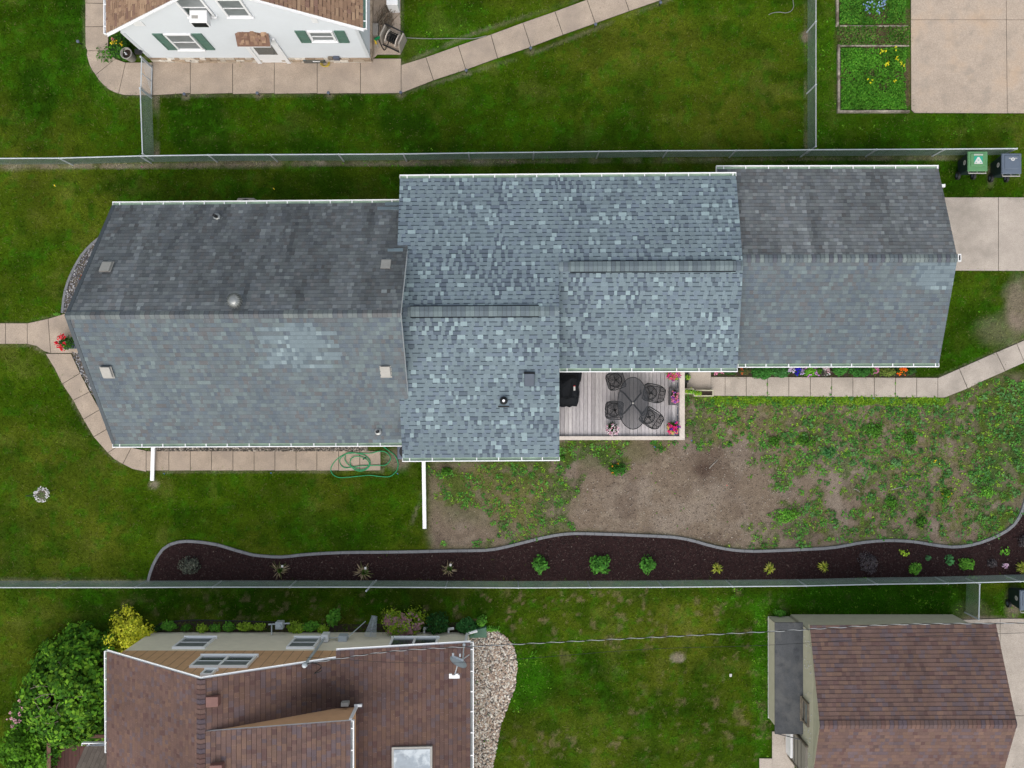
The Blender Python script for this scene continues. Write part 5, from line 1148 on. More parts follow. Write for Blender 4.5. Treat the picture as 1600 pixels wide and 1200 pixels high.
# ================================================================== POWER CABLE
pts=[]
for (x,y,z) in ((509,1023,4.65),(600,1019,4.85),(700,1012,4.95),(800,1007,5.0),(1000,997,5.1),(1200,987,5.3),(1400,976,5.6),(1620,973,6.0),(1900,965,6.6)):
    pts.append(P(x,y,z))
pts[0]=V3((m0.x+.1,m0.y+.05,4.66))
pc=catmull(pts,60); mb=MB(); A_=[];B_=[];ph=0
for i,p in enumerate(pc):
    if i: ph+=(pc[i]-pc[i-1]).length*2*math.pi/.62
    o_=V3((0,math.cos(ph),math.sin(ph)))*.014; A_.append(p+o_); B_.append(p-o_)
mb.tube(A_,.010,5,m=0); mb.tube(B_,.009,5,m=1); o=mb.build('power_cable',['black','whitecable']); tag(o,'twisted black and silver service cable crossing the lawn above the lower houses','cable')
mb=MB(); mb.tube(catmull([P(478,1027,4.6),P(700,1036,5),P(1000,1015,5.2),P(1200,1008,5.4),P(1420,995,5.6),P(1620,988,6),P(1900,975,6.6)],12),.006,4); o=mb.build('telephone_wire','darkmetal'); tag(o,'thin dark telephone wire just below the twisted cable','wire')
# ================================================================== HOSES etc.
def hose(name,label,pts,r,m,z=.05,cat='hose'):
    q=[]
    for p in pts:
        q.append(P(p[0],p[1],p[2] if len(p)>2 else z))
    mb=MB(); mb.tube(catmull(q,8),r,6); o=mb.build(name,m,smooth=True); tag(o,label,cat); return o
hose('garden_hose','bright green garden hose coiled on the end of the slab walk below the left wing',[(594,694,.3),(606,703),(617,712),(622,724),(620,735),(612,743),(604,745),(590,744),(577,742.5),(560,744),(545,745.5),(530,746),(521,742),(517,735),(519,727),(526,718),(538,710),(552,708,.09),(566,708,.07),(580,708,.07),(592,705,.08),(602,706,.06),(609,712),(610,718),(606,724),(600,727,.06),(585,727,.07),(565,728,.08),(555,729,.08),(541,731,.08),(534,728,.07),(531,722),(532,716),(538,711,.09),(545,707,.1),(556,708,.1),(568,711,.08),(577,718,.07),(578,726,.09),(573,733,.09),(563,736,.09),(553,733,.09),(548,727,.1),(547,721,.1),(551,715,.1),(560,713,.1),(569,716,.08),(575,720,.1),(577,727,.1),(572,732,.1),(562,734,.1),(550,729,.1),(543,725,.1),(539,718,.1),(540,712,.1)],.016,'hose')
mb=MB(); p=P(572,722,.06); mb.prism([(p.x-.11,p.y-.11),(p.x+.12,p.y-.10),(p.x+.12,p.y+.11),(p.x-.10,p.y+.12)],.05,.056); mb.build('door_mat','oldwood') if False else None
mb=MB(); a=P(567,718,.06);b=P(573,713.5,.06); mb.tube([a,b],.02,6); o=mb.build('hose_nozzle','black'); tag(o,'black nozzle lying in the coil of the green hose','nozzle')
hose('grey_hose','thin grey hose stretched from the hose reel over the lawn to the diagonal walk',[(622,57,.45),(635,59,.12),(655,60,.06),(680,60.5),(705,60),(725,60.5),(742,60),(760,56,.07)],.016,'hosegrey')
hose('grey_hose','thin grey hose end curving on the lawn near the top edge',[(1238,-20),(1239,0),(1240,10),(1236,17),(1228,20),(1218,19),(1208,20),(1201,23)],.013,'hosegrey')
pts=[]
for k in range(46):
    a_=k*2*math.pi/14; r=6.6-1.2*math.sin(k*.7)-.02*k; pts.append((508+r*math.cos(a_),97.5+r*math.sin(a_),.06+.0015*k))
hose('coiled_hose','yellow hose coiled on the walk below the right window of the white house',pts,.014,'hoseyel')
# hose reel
HR=thing('hose_reel','hose reel cart with beige frame and dark hose beside the white house','hose reel',P(614,60,0)); c=P(614,60,.45); an=math.radians(-25)
def L_(x,y,z): return V3((c.x+x*math.cos(an)-y*math.sin(an),c.y+x*math.sin(an)+y*math.cos(an),z))
mb=MB(); 
for s in (-1,1):
    x=.36*s; mb.hexa([L_(x-.03,-.28,.02),L_(x+.03,-.28,.02),L_(x+.03,.28,.02),L_(x-.03,.28,.02)],[L_(x-.03,-.2,.85),L_(x+.03,-.2,.85),L_(x+.03,.22,.85),L_(x-.03,.22,.85)])
mb.bar(L_(-.36,.24,.86),L_(.36,.24,.86),.05,.04,m=1); mb.bar(L_(-.36,-.26,.1),L_(.36,-.26,.1),.05,.04,m=1); mb.build('frame',['bluegrey','black'],HR,bevel=.012)
for s in (-1,1):
    mb=MB(); mb.tube([L_(.2*s-.015,0,.48),L_(.2*s+.015,0,.48)],.25,20); mb.build('flange','cap',HR)
mb=MB(); pts=[]
for k in range(150):
    a_=k*2*math.pi/12; u=k/150; x=-.17+.34*abs((u*3)%2-1); r=.13+.03*int(u*3); pts.append(L_(x,r*math.cos(a_),.48+r*math.sin(a_)))
mb.tube(pts,.016,5); mb.tube(catmull([L_(-.1,-.2,.4),L_(-.2,-.42,.1),L_(-.5,-.2,.05),L_(-.85,.15,.05),L_(-.8,.7,.05)],8),.018,5,m=0); mb.build('wound_hose','black',HR,smooth=True)
mb=MB(); p=P(586,45,.3); mb.box(p.x-.10,p.x+.11,p.y-.22,p.y+.20,0,.32); o=mb.build('concrete_block','block',bevel=.012); tag(o,'plain grey concrete block standing beside the white house','block')
mb=MB()
for k in range(90):
    a=P(603+random.gauss(0,6),28+random.gauss(0,8),random.uniform(.04,.35)); t_=random.uniform(1.1,2.4); l=random.uniform(.15,.35); d=V3((math.cos(t_)*l,-math.sin(t_)*l,random.uniform(-.06,.06))); mb.tube([a-d,a+V3((0,0,.03)),a+d],.008,4,m=random.randint(0,1))
o=mb.build('brush_pile',['oldwood','bark']); tag(o,'heap of dry grey twigs between the white box and the hose reel','brush pile')
mb=MB(); p=P(613,2,.7); mb.box(p.x-.19,p.x+.19,p.y-.15,p.y+.5,0,.75); mb.box(p.x-.20,p.x+.20,p.y-.16,p.y+.5,.75,.80); o=mb.build('storage_box','white',bevel=.012); tag(o,'white box cut off by the top edge at the side of the white house','box')
mb=MB(); p=P(590,60,.1); mb.bar((p.x-.1,p.y-.05,.1),(p.x+.12,p.y+.06,.12),.09,.06,m=0); mb.bar((p.x-.1,p.y-.05,.1),(p.x-.05,p.y-.2,.06),.05,.05,m=1); mb.bar((p.x-.05,p.y-.2,.06),(p.x+.0,p.y-.3,.05),.04,.04,m=2); o=mb.build('sprinkler',['hose','yelflag','ventgrey']); tag(o,'green and yellow sprinkler on the slab left of the hose reel','sprinkler')
mb=MB(); a=P(516,82,.9); b=P(521,85,.9); e=P(528,96,.05); mb.box(a.x-.12,a.x+.05,Yw-.12,Yw-.04,.55,.72,m=0); mb.box(a.x+.07,a.x+.28,Yw-.12,Yw-.04,.5,.75,m=1); mb.tube([(a.x+.2,Yw-.1,.5),(e.x,e.y,.05)],.015,5,m=2); o=mb.build('yard_broom',['oldwood','acgrey','white']); tag(o,'broom with blue head leaning on the stone base of the white house','broom')
# path lights
for i,(x,y,lb) in enumerate(((122,65,'stake light left of the white house walk, by its curved corner'),(288,147,'stake light below the white house walk nearest the gate'),(402,145.5,'stake light below the walk under the brown awning'),(513,145,'stake light below the walk under the yellow hose'),(626,144.5,'stake light at the corner where the walk turns diagonal'),(728.5,110,'stake light first up the diagonal walk'),(829,75,'stake light second up the diagonal walk'),(930.5,38,'stake light third up the diagonal walk'),(1032,4,'stake light fourth up the diagonal walk at the top edge'))):
    p=P(x,y,.3); t=thing('path_light','small dark '+lb,'path light',(p.x,p.y,0),'solar path lights along the walks')
    mb=MB(); mb.tube([(p.x,p.y,0),(p.x,p.y,.3)],.018,6); mb.build('stake','darkmetal',t)
    mb=MB(); mb.lathe(p.x,p.y,[(.04,.26),(.06,.32),(.05,.35),(.01,.36)],10); mb.build('lamp_head','acgrey',t)
# flags
for (x,y,m,lb) in ((83,289,'yelflag','small yellow flag in the lawn near the left end of the upper fence'),(426,294,'yelflag','small yellow flag in the lawn above the left wing roof'),(220,260,'pinkflag','tiny magenta flag at the foot of the upper fence'),(203,910,'pinkflag','tiny magenta flag by the lower fence left of the mulch bed'),(620,740,'blueflag','tiny blue flag beside the green hose'),(1022,698,'blueflag','tiny blue flag in the dirt below the deck'),(1080,688,'blueflag','tiny blue flag right of the deck corner'),(255,740,'blueflag','tiny blue flag near the end of the short downspout'),(422,739,'blueflag','tiny blue flag below the middle of the slab walk'),(1365,622,'blueflag','tiny blue flag at the edge of the garage walk'),(1135,758,'redflag','tiny red flag in the middle of the bare dirt'),(1514,662,'redflag','tiny red flag in the weeds at the right')):
    p=P(x,y,.25); t=thing('marker_flag',lb,'flag',(p.x,p.y,0),'small marker flags'); mb=MB(); mb.tube([(p.x,p.y,0),(p.x,p.y,.3)],.003,4); mb.build('wire_stake','metal',t)
    w=.055 if m=='yelflag' else .035; mb=MB(); mb.hexa([(p.x,p.y,.2),(p.x+w,p.y-w,.21),(p.x+w*1.3,p.y-w*.6,.22),(p.x+w*.3,p.y+w*.5,.21)],[(p.x,p.y,.21),(p.x+w,p.y-w,.22),(p.x+w*1.3,p.y-w*.6,.23),(p.x+w*.3,p.y+w*.5,.22)]); mb.build('flag',m,t)
mb=MB(); p=P(1141.5,1055,.02); mb.box(p.x-.04,p.x+.04,p.y-.05,p.y+.05,.0,.05); o=mb.build('litter','wht'); tag(o,'tiny white scrap on the lower lawn left of the garage','litter')
# wire mesh rolls leaning on brown house
t=thing('wire_fence_roll','bundle of grey wire fencing leaning on the beige wall beside the pink spirea','wire roll',(P(580,975,0).x,Yb+.4,0))
for (x0_,y0_,z0_,x1_,y1_,z1_) in ((584,962,.15,574,994,1.0),(586,963,.15,583,995,1.0)):
    mb=MB(); a=P(x0_,y0_,z0_); b=P(x1_,y1_,z1_)
    for s in range(7): o_=V3((.025*(s-3)*(1.2),0,.01*s)); mb.tube([a+o_*.6,b+o_*1.3],.006,4)
    for k in range(16):
        q=a.lerp(b,k/15); mb.tube([q+V3((-.09,0,0)),q+V3((.10,0,.06))],.005,4)
    mb.build('wire_panel','metal',t)
# ================================================================== PLANTS
R_PINK=[(.62,.10,.28),(.75,.25,.42)]; RED=[(.60,.008,.025),(.45,.006,.02),(.7,.02,.05)]; WHT=[(.75,.75,.75),(.8,.78,.8)]
# mulch bed
plant('dark_shrub','round dark grey green shrub at the far left end of the mulch bed','shrub',296,884,16,14,.45,700,.06,PURG)
plant('dark_shrub','large dark purple black shrub in the right half of the mulch bed','shrub',1359,880,15,16,.5,800,.055,PUR)
for (x,y,rr_,l) in ((845,884,12.5,'left of the three matching bright green shrubs in the mulch bed'),(937,883.5,14.5,'middle of the three matching bright green shrubs in the mulch bed'),(1013,884,13,'right of the three matching bright green shrubs in the mulch bed')):
    plant('green_shrub',l,'shrub',x,y,rr_,rr_*random.uniform(.95,1.1),.42,int(rr_*44),.085,[(.07,.23,.03),(.09,.28,.035),(.045,.16,.025)],group='bright green round shrubs in the mulch bed',lump=.38)
def spiky(name,label,cat,px,py,R,h,n,w,pal,tagc=False,group=None,core=None):
    p=P(px,py,.1); t=thing(name,label,cat,(p.x,p.y,.03),group); blades(t,'foliage',p.x,p.y,.03,R,h,n,w,pal)
    if core: blades(t,'inner_leaves',p.x+.05,p.y,.03,R*.45,h*1.1,40,w*1.2,core)
    if tagc:
        mb=MB(); q=P(px+tagc,py-5,.3); mb.box(q.x-.035,q.x+.035,q.y-.035,q.y+.045,.28,.31); mb.tube([(q.x,q.y,0),(q.x,q.y,.28)],.006,4); mb.build('plant_tag','wht',t)
    return t
DRYP=[(.34,.27,.17),(.25,.20,.12),(.13,.15,.05),(.42,.34,.24)]
for (x,y,l) in ((438,890,'straggly dry rose bush with white tag, leftmost of three'),(568,893,'straggly dry rose bush with white tag, middle of three and widest'),(701,888,'straggly dry rose bush with white tag, rightmost of three and smallest')):
    spiky('rose_bush',l,'shrub',x,y,.42 if x<650 else .32,.3,46,.022,DRYP,tagc=3,group='straggly rose bushes in the mulch bed',core=[(.05,.12,.02),(.09,.16,.03)])
for (x,y,l) in ((1120,888,'yellow ornamental grass tuft, leftmost of the three yellow tufts'),(1201,888,'yellow ornamental grass tuft, middle of the three yellow tufts'),(1286,885,'yellow ornamental grass tuft, next to the purple black shrub'),(1595,886,'yellow ornamental grass tuft by the right edge of the photo')):
    spiky('yellow_grass',l,'ornamental grass',x,y,.25,.24,60,.022,[(.48,.52,.06),(.62,.62,.14),(.28,.38,.04)],group='yellow grass tufts in the mulch bed')
plant('hosta','small open leafed pale green plant just under the edging in the mulch bed','plant',1413,864,8,6,.15,26,.11,GL,stem=False)
plant('green_shrub','small dense lime green shrub near the fence right of the purple shrub','shrub',1431,889,9,9.5,.3,330,.07,G2)
plant('green_plant','tiny blue green plant in the mulch bed','plant',1451,872,4.6,4.4,.15,90,.06,[(.05,.16,.06),(.07,.2,.08)])
plant('green_plant','broad leafed mid green plant between two shrubs in the mulch bed','plant',1485,875,7,8,.2,90,.11,[(.06,.22,.06),(.08,.27,.09)])
plant('green_shrub','bright spreading shrub with one long side shoot in the mulch bed','shrub',1511,882,12,9,.3,420,.075,G2)
plant('dark_shrub','small black leaved shrub among pink flowers at the right of the bed','shrub',1551,881,8,7,.25,300,.05,PUR)
plant('flowering_plant','small pale pink flowering plant near the right edge of the bed','plant',1570,883,4.5,3.5,.12,60,.05,PURG,fl=dict(n=12,s=.07,c=[(.65,.40,.62),(.7,.5,.65)]))
plant('hosta','sprawling two leafed green plant at the upper right of the mulch bed','plant',1571,861,8,9,.18,18,.12,G2,stem=False)
plant('dark_shrub','black leaved shrub cut off by the right edge inside the mulch bed','shrub',1602,847,9,10,.35,360,.06,PUR)
for i,(x,y,rx) in enumerate(((1350,905,14),(1430,905,6),(1520,902,12),(1580,903,8))):
    plant('fence_weed','low weed tuft at the foot of the lower fence %s'%['just below the purple black shrub','below the small lime shrub','below the bright spreading shrub','nearest the right photo edge'][i],'weed',x,y,rx,2.5,.15,60,.05,G2,stem=False)
# brown house plants
def hedge_top(): pass
t=plant('large_shrub','very large dense green shrub with bare twigs left of the brown roofed house','shrub',108,1082,72,88,2.3,15000,.15,[(.050,.150,.010),(.08,.21,.014),(.028,.09,.008),(.14,.29,.02)],lump=.13,inner=.74,stem=False)
p=P(105,1085,0); stems(t,p.x,p.y,0,1.3,1.6,2.0,14,'bark',.035)
mb=MB()
for k in range(15):
    a_=random.uniform(0,6.28); q=random.uniform(.1,.75); e=V3((t.location.x+1.45*q*math.cos(a_),t.location.y+1.7*q*math.sin(a_),2.25*math.sqrt(1-q*q)+.12)); d=V3((random.uniform(-.35,.35),random.uniform(-.25,.25),.02)); d2_=V3((d.y,-d.x,0))*.4
    mb.tube(catmull([e-d,e+d2_*.5,e+d],4),.011,4)
    if random.random()<.5: mb.tube([e,e+d2_+d*.6],.007,4)
mb.build('bare_twigs','oldwood',t)
plant('leafy_shrub','bright green leafy shrub in the lower left corner beside the red deck','shrub',42,1178,40,50,1.3,6500,.12,[(.07,.20,.010),(.11,.27,.015),(.045,.13,.008)],lump=.2,inner=.5)
plant('leafy_shrub','small leafy shrub growing between the deck rail and the red deck','shrub',86,1172,8,30,1.15,900,.09,G1)
plant('pink_rose_bush','sparse rose bush with pale pink blooms at the left edge of the big shrub','shrub',32,1118,15,26,.8,800,.08,G1,fl=dict(n=13,s=.11,c=[(.62,.35,.40),(.55,.28,.34)],k=.95))
plant('yellow_shrub','bright yellow feathery shrub at the left corner of the beige wall','shrub',201,993,33,31,1.0,4200,.085,GY,lump=.42,inner=.3)
plant('spirea_bush','wide lime and dusty pink flowering bush against the beige wall','shrub',629,974,32,19,.9,2600,.075,[(.22,.34,.02),(.30,.40,.03),(.14,.26,.02)],lump=.15,fl=dict(n=120,s=.085,c=[(.42,.22,.24),(.50,.30,.30),(.36,.20,.22)],k=1.0))
plant('green_shrub','dark green bush between the two small white pipes at the beige wall','shrub',683,977,19,15,.7,1200,.09,GD+[(.03,.13,.03)],lump=.3)
plant('green_shrub','low dark green bush right of the white pipe near the downspout','shrub',728,981,16,11,.5,800,.09,[(.03,.13,.03),(.05,.17,.04)],lump=.3)
plant('green_plant','small upright green plant near the top of the river rock','plant',753,972,8,8,.4,260,.08,G2)
plant('green_plant','lone bright green plant out on the lawn above the meter boxes','plant',521,966,10,13,.45,380,.10,G2,lump=.4)
plant('green_plant','narrow strip of bright ground leaves at the corner of the river rock','plant',762,983,20,5,.2,260,.06,G2,lump=.3)
for i,(x,y,rx,ry,c,w) in enumerate(((246,982,6,4,GD,'first and darkest'),(264,979,12,8,G2,'second'),(290,981,7,5,G1,'third'),(316,982,9,6,GL,'fourth, yellowish'),(335,982,8,6,G2,'fifth'),(358,980,9,7,G2,'sixth'),(383,980,14,7,GL,'seventh, wide and yellowish'),(405,980,9,6,GL,'eighth'),(463,981,14,9,GL,'ninth, right of the gas meter'),(486,979,13,8,G2,'tenth'),(505,983,9,7,GL,'eleventh, below the lone plant'))):
    plant('border_plant',w+' low border plant from the left along the beige wall','plant',x,y,rx,ry,.3,int(90+rx*ry*4),.065,c,group='low plants along the beige wall',lump=.3)
# bed edging and soil north of brown house
mb=MB(); mb.prism([P(*p) for p in ((240,990),(243,979),(256,973),(300,969),(400,972),(560,975),(735,972),(735,992),(236,992))],-.02,.008); o=mb.build('soil_bed','soil'); tag(o,'dark soil strip along the beige wall','soil bed',kind='structure')
mb=MB(); mb.tube(catmull([P(244,980,.04),P(256,973,.04),P(300,969,.04),P(360,970,.04),P(430,972,.04)],6),.022,5); o=mb.build('black_edging','black'); tag(o,'thin black plastic edging in front of the beige wall plants','edging')
mb=MB(); 
for (x,y,lb) in ((667,982,'small white pipe end left of the dark green bush'),(705,983,'small white pipe end right of the dark green bush')):
    mb=MB(); p=P(x,y,.2); mb.tube([(p.x-.12,p.y,.2),(p.x+.1,p.y+.02,.18)],.05,8); mb.tube([(p.x-.1,p.y,.2),(p.x-.1,Yb+.02,.2)],.04,6); o=mb.build('white_pipe','white'); tag(o,lb,'pipe')
# white house corner
plant('flowering_shrub','green shrub with a few yellow blooms at the left corner of the white house','shrub',186,71,15,19,.8,900,.09,GD+G1,lump=.3,fl=dict(n=4,s=.1,c=[(.75,.55,.03),(.6,.2,.2)],k=.6))
plant('trailing_plant','sparse trailing green plant spilling over the curved walk corner','plant',165,84,15,14,.3,170,.08,G1,lump=.5,stem=False)
PT=thing('barrel_planter','round grey barrel planter at the left corner of the white house','planter',P(197,83,0)); p=P(197,83,.55)
mb=MB(); mb.lathe(p.x,p.y,[(.15,0),(.19,.5),(.215,.55),(.205,.57),(.18,.57),(.17,.40),(.05,.40)],20,m=0); mb.build('barrel','block',PT,smooth=True)
mb=MB(); mb.lathe(p.x,p.y,[(.172,.42),(.02,.425)],16); mb.tube([(p.x-.05,p.y+.05,.42),(p.x+.02,p.y-.06,.62)],.025,6,m=1); mb.tube([(p.x-.02,p.y,.42),(p.x-.06,p.y+.03,.55)],.02,6,m=2); mb.build('soil',['soil','metal','white'],PT)
# red flowers in a pot at left tip
PR=thing('flower_pot','grey pot of bright red geraniums on the walk at the left roof tip','flower pot',P(101,537,0)); p=P(102,536,.35)
mb=MB(); mb.box(p.x-.15,p.x+.35,p.y-.2,p.y+.02,0,.3); mb.build('pot','acgrey',PR,bevel=.02)
V,C=foliage((p.x+.05,p.y,.25),.26,.24,.35,420,.07,GD+G1,.2); np_mesh('foliage',V,C,'leaf',PR); flowers(PR,p.x-.02,p.y+.02,.25,.26,.27,.42,15,.085,RED)
plant('small_plant','small reddish green plant in the gravel under the left gable','plant',129,433,5,5,.2,70,.06,[(.22,.20,.04),(.30,.06,.04),(.12,.16,.03)])
plant('green_plant','low light green clump where the front walk meets the curved edging','plant',89,491,6,2.5,.12,60,.05,G2,stem=False)
# hanging flower ring with hook
HB=thing('hanging_basket','white flowering hanging basket on a shepherd hook in the left lawn','hanging basket',P(88,765,0)); p=P(65,773,1.15)
b=P(88,765,0); mb=MB(); mb.tube(catmull([(b.x,b.y,0),(b.x-.02,b.y,1.0),(b.x-.05,b.y,1.5),(b.x-.25,b.y-.03,1.7),(p.x+.02,p.y,1.62),(p.x,p.y,1.45)],6),.010,5); mb.build('hook_pole','darkmetal',HB)
mb=MB(); mb.lathe(p.x,p.y,[(.10,.95),(.19,1.1),(.20,1.15),(.18,1.15),(.02,1.12)],16); mb.build('basket','oldwood',HB)
V,C=foliage((p.x,p.y,1.05),.27,.27,.18,260,.05,[(.10,.16,.05),(.06,.11,.03)],.15,.6); np_mesh('foliage',V,C,'leaf',HB)
Vs=[]
for k in range(75):
    a_=random.uniform(0,6.28); q=random.uniform(.6,1)*.27; c=np.array([[p.x+q*math.cos(a_),p.y+q*math.sin(a_),1.16+random.uniform(-.03,.05)]]); Vs.append(orient_quads(c+rng.normal(size=(3,3))*.012,rng.normal(size=(3,3))*.4+np.array([0,0,1]),np.full(3,.045),.95))
V=np.concatenate(Vs); np_mesh('flowers',V,np.tile([.75,.73,.76],(len(V),1))*rng.uniform(.7,1.1,(len(V),1)),'leaf',HB)
# deck flower pots
def pot(label,px,py,cols,r=.26,pal=G1,z0=.5,kind='round',n=34,s=.07,ry=None):
    ry=ry or r; p=P(px,py,z0+.4); t=thing('flower_pot',label,'flower pot',(p.x,p.y,z0),'flower pots on the deck'); mb=MB()
    if kind=='round': mb.lathe(p.x,p.y,[(.10,z0),(.15,z0+.25),(.16,z0+.27),(.14,z0+.27),(.02,z0+.26)],16)
    else: mb.box(p.x-.17,p.x+.13,p.y-.30,p.y+.30,z0,z0+.25)
    mb.build('pot','terracotta',t); V,C=foliage((p.x,p.y,z0+.2),r*.95,ry*.95,.28,380,.06,pal,.2); np_mesh('foliage',V,C,'leaf',t); flowers(t,p.x,p.y,z0+.2,r,ry,.33,n,s,cols); return t
pot('pot of white and pink petunias below the left chair on the deck',957,671,[(.72,.66,.70),(.62,.30,.42),(.7,.5,.58)],.23,GD,n=48,s=.05)
pot('pot of magenta, yellow and purple flowers in the lower right corner of the deck',1052,668,[(.62,.02,.14),(.70,.03,.2),(.55,.40,.12),(.10,.03,.30),(.65,.05,.25)],.22,G1,n=44)
pot('box of pink and purple flowers in the middle of the right deck edge',1055,620,[(.62,.16,.25),(.66,.22,.32),(.28,.08,.45)],.13,GD,kind='box',n=20,ry=.26)
pot('pot of magenta and pink flowers in the upper right deck corner',1052,584,[(.62,.03,.18),(.66,.15,.25),(.30,.06,.30)],.25,GL,n=34)
# planters by the stoop
def planter(label,x0,x1,y0,y1,z,m='oldwood',plants=((0.2,.1),)):
    a=P(x0,y1,z); b=P(x1,y0,z); t=thing('planter_box',label,'planter',((a.x+b.x)/2,(a.y+b.y)/2,0)); mb=MB(); w=.045
    mb.box(a.x,b.x,a.y,a.y+w,0,z); mb.box(a.x,b.x,b.y-w,b.y,0,z); mb.box(a.x,a.x+w,a.y+w,b.y-w,0,z); mb.box(b.x-w,b.x,a.y+w,b.y-w,0,z); mb.build('box',m,t)
    mb=MB(); mb.box(a.x+w,b.x-w,a.y+w,b.y-w,0,z-.06); mb.build('soil','soil',t)
    Vs=[];Cs=[]
    for (f,r) in plants:
        V,C=foliage((a.x+(b.x-a.x)*f,(a.y+b.y)/2,z-.06),r,min(r,(b.y-a.y)*.45),.16,90,.07,GL+G2,.3); Vs.append(V);Cs.append(C)
    np_mesh('foliage',np.concatenate(Vs),np.concatenate(Cs),'leaf',t)
planter('long pale planter box with dark soil and two lime plants beside the stoop',1084,1115,609,619.5,.35,'khaki',((.25,.1),(.12,.09)))
planter('small planter with green leaves tight in the corner between deck and stoop',1070,1084,607,616,.45,'khaki',((.3,.16),(.7,.14)))
planter('narrow planter of green leaves along the deck border under the gutter',1070.5,1076,580,598,.3,'darkmetal',((.5,.12),))
# garage flower bed
mb=MB(); mb.prism([P(*p) for p in ((1110,560),(1430,560),(1430,589),(1110,588))],-.02,.014); o=mb.build('flower_bed_soil','soil'); tag(o,'dark soil of the flower bed below the garage gutter','soil bed',kind='structure')
FB=[(1116,581,5,4,[(.05,.09,.03)],[(.62,.22,.35)],5,'pink flowered seedling at the left end of the garage bed, by the stoop'),
(1125,582,4,4,[(.05,.09,.03)],[(.60,.24,.36)],5,'second pink flowered seedling of the garage bed'),
(1140,581,11,5,GD+[(.05,.08,.03)],None,0,'thin dark plants left part of the garage bed'),
(1165,579,9,7,[(.10,.09,.03),(.05,.09,.03)],[(.4,.10,.03)],3,'brownish plant under the corner of the two gutters'),
(1193,581,18,12,[(.03,.13,.02),(.045,.17,.03)],None,0,'wide ferny green plant leaning over the slab walk'),
(1222,581,14,9,[(.04,.15,.03),(.06,.2,.06)],None,0,'blue green ferny plant left of the blue flowers'),
(1236,577,5,6,GD,[(.45,.38,.55),(.5,.45,.6)],12,'pale lilac flowers left of the deep blue ones'),
(1246,579,4.5,8,GD,[(.02,.012,.42),(.03,.02,.55)],34,'deep blue flowers in the garage bed'),
(1253,581,4,6,GD,[(.40,.32,.55)],8,'pale lilac flowers right of the deep blue ones'),
(1266,580,12,9,G2,[(.55,.22,.58)],3,'lime leaved plant with purple blooms'),
(1277,580,7,8,G1,[(.50,.20,.55)],6,'purple phlox clump beside the white flowers'),
(1290,580,7,8,PURG,[(.6,.62,.62),(.55,.35,.42)],20,'white and silvery flowers in the garage bed'),
(1314,578,13,9,[(.05,.19,.03),(.07,.25,.04)],None,0,'broad leafed bright green plant in the garage bed'),
(1346,580,16,9,[(.03,.12,.02),(.04,.15,.025)],None,0,'dark green bushy plant in the garage bed'),
(1367,577,6,8,G1,[(.48,.12,.30),(.55,.18,.35)],30,'magenta pink spike flowers in the garage bed'),
(1386,580,13,8,[(.16,.20,.04),(.10,.17,.03)],None,0,'olive bronze leaved plant right of the magenta flowers'),
(1408,579,9,7,GD,[(.95,.20,.01),(.9,.14,.01)],11,'orange marigolds in the garage bed'),
(1425,578,7,7,GD,None,0,'dark green plant at the right end of the garage bed')]
for (x,y,rx,ry,pal,fc,n,lb) in FB:
    plant('border_flower' if fc else 'border_plant',lb,'plant',x,y,rx,ry,.35,int(80+rx*ry*5),.065,pal,lump=.25,fl=dict(n=n,s=.085 if n<20 else .06,c=fc,k=.9) if fc else None)
for i,(x,y) in enumerate(((1198.5,600),(1199,614),(1298.7,606),(1398.7,599),(1398.5,616))):
    plant('crack_weed','tiny weed in a joint of the garage walk, %s from the left'%['first, upper','second, lower','third','fourth, upper','fifth, lower'][i],'weed',x,y,1.3,3.2,.06,40,.035,G2,stem=False)
plant('green_plant','small green clump at the bottom left corner of the lean-to','plant',1219,958,10,5,.25,240,.07,G2)
plant('green_plant','dark green weed clump at the right corner of the middle roof gutter in the yard','weed',879,716,4,4,.25,120,.07,G1,stem=False)
plant('yard_weed','dense round dark green weed with an orange bloom below the deck','weed',965,733,13,9,.3,520,.06,[(.03,.13,.015),(.045,.17,.02)],fl=dict(n=3,s=.05,c=[(.7,.3,.02)]))
plant('yard_weed','dark leafy weed next to the downspout extension in the yard','weed',697,737,8,6,.25,240,.07,G1,stem=False)
for i,(x,y,rx,ry,pl_,lb) in enumerate(((1367,671,15,13,G1,'large dark weed clump in the middle of the weedy yard'),(1422,684,10,10,G1,'bright round weed right of the largest dark clump'),(1295,708,10,9,[(.05,.17,.05)],'blue green thistle like weed at the left of the weedy yard'),(1421,705,5,5,[(.12,.26,.07)],'pale round leafed weed above the yellow dandelions'),(1462,722,7,8,[(.09,.22,.05)],'pale leafy weed right of the yellow dandelions'),(1400,722,9,6,[(.10,.24,.08)],'group of pale burdock leaves left of the dandelions'),(1393,785,9,10,G1,'dark green clump in the lower middle of the weedy yard'),(1440,815,10,10,GD+G1,'dark green clump near the edging of the weedy yard'),(1480,772,9,8,G1,'green clump in the right part of the weedy yard'),(1228,805,22,12,G2,'wide lime weed patch at the lower left of the weedy yard'),(1260,688,14,10,G1,'dark weed left of centre in the weedy yard'),(1210,690,9,9,G1,'dark weed in front of the bare dirt'),(1545,830-60,12,10,G2,'lime weed near the right bend of the edging'))):
    plant('yard_weed',lb,'weed',x,y,rx,ry,.16,int(90+rx*ry*1.5),.075,pl_,lump=.55,stem=False,inner=.15,fl=dict(n=3,s=.05,c=[(.8,.6,.02)]) if i in (4,8) else None)
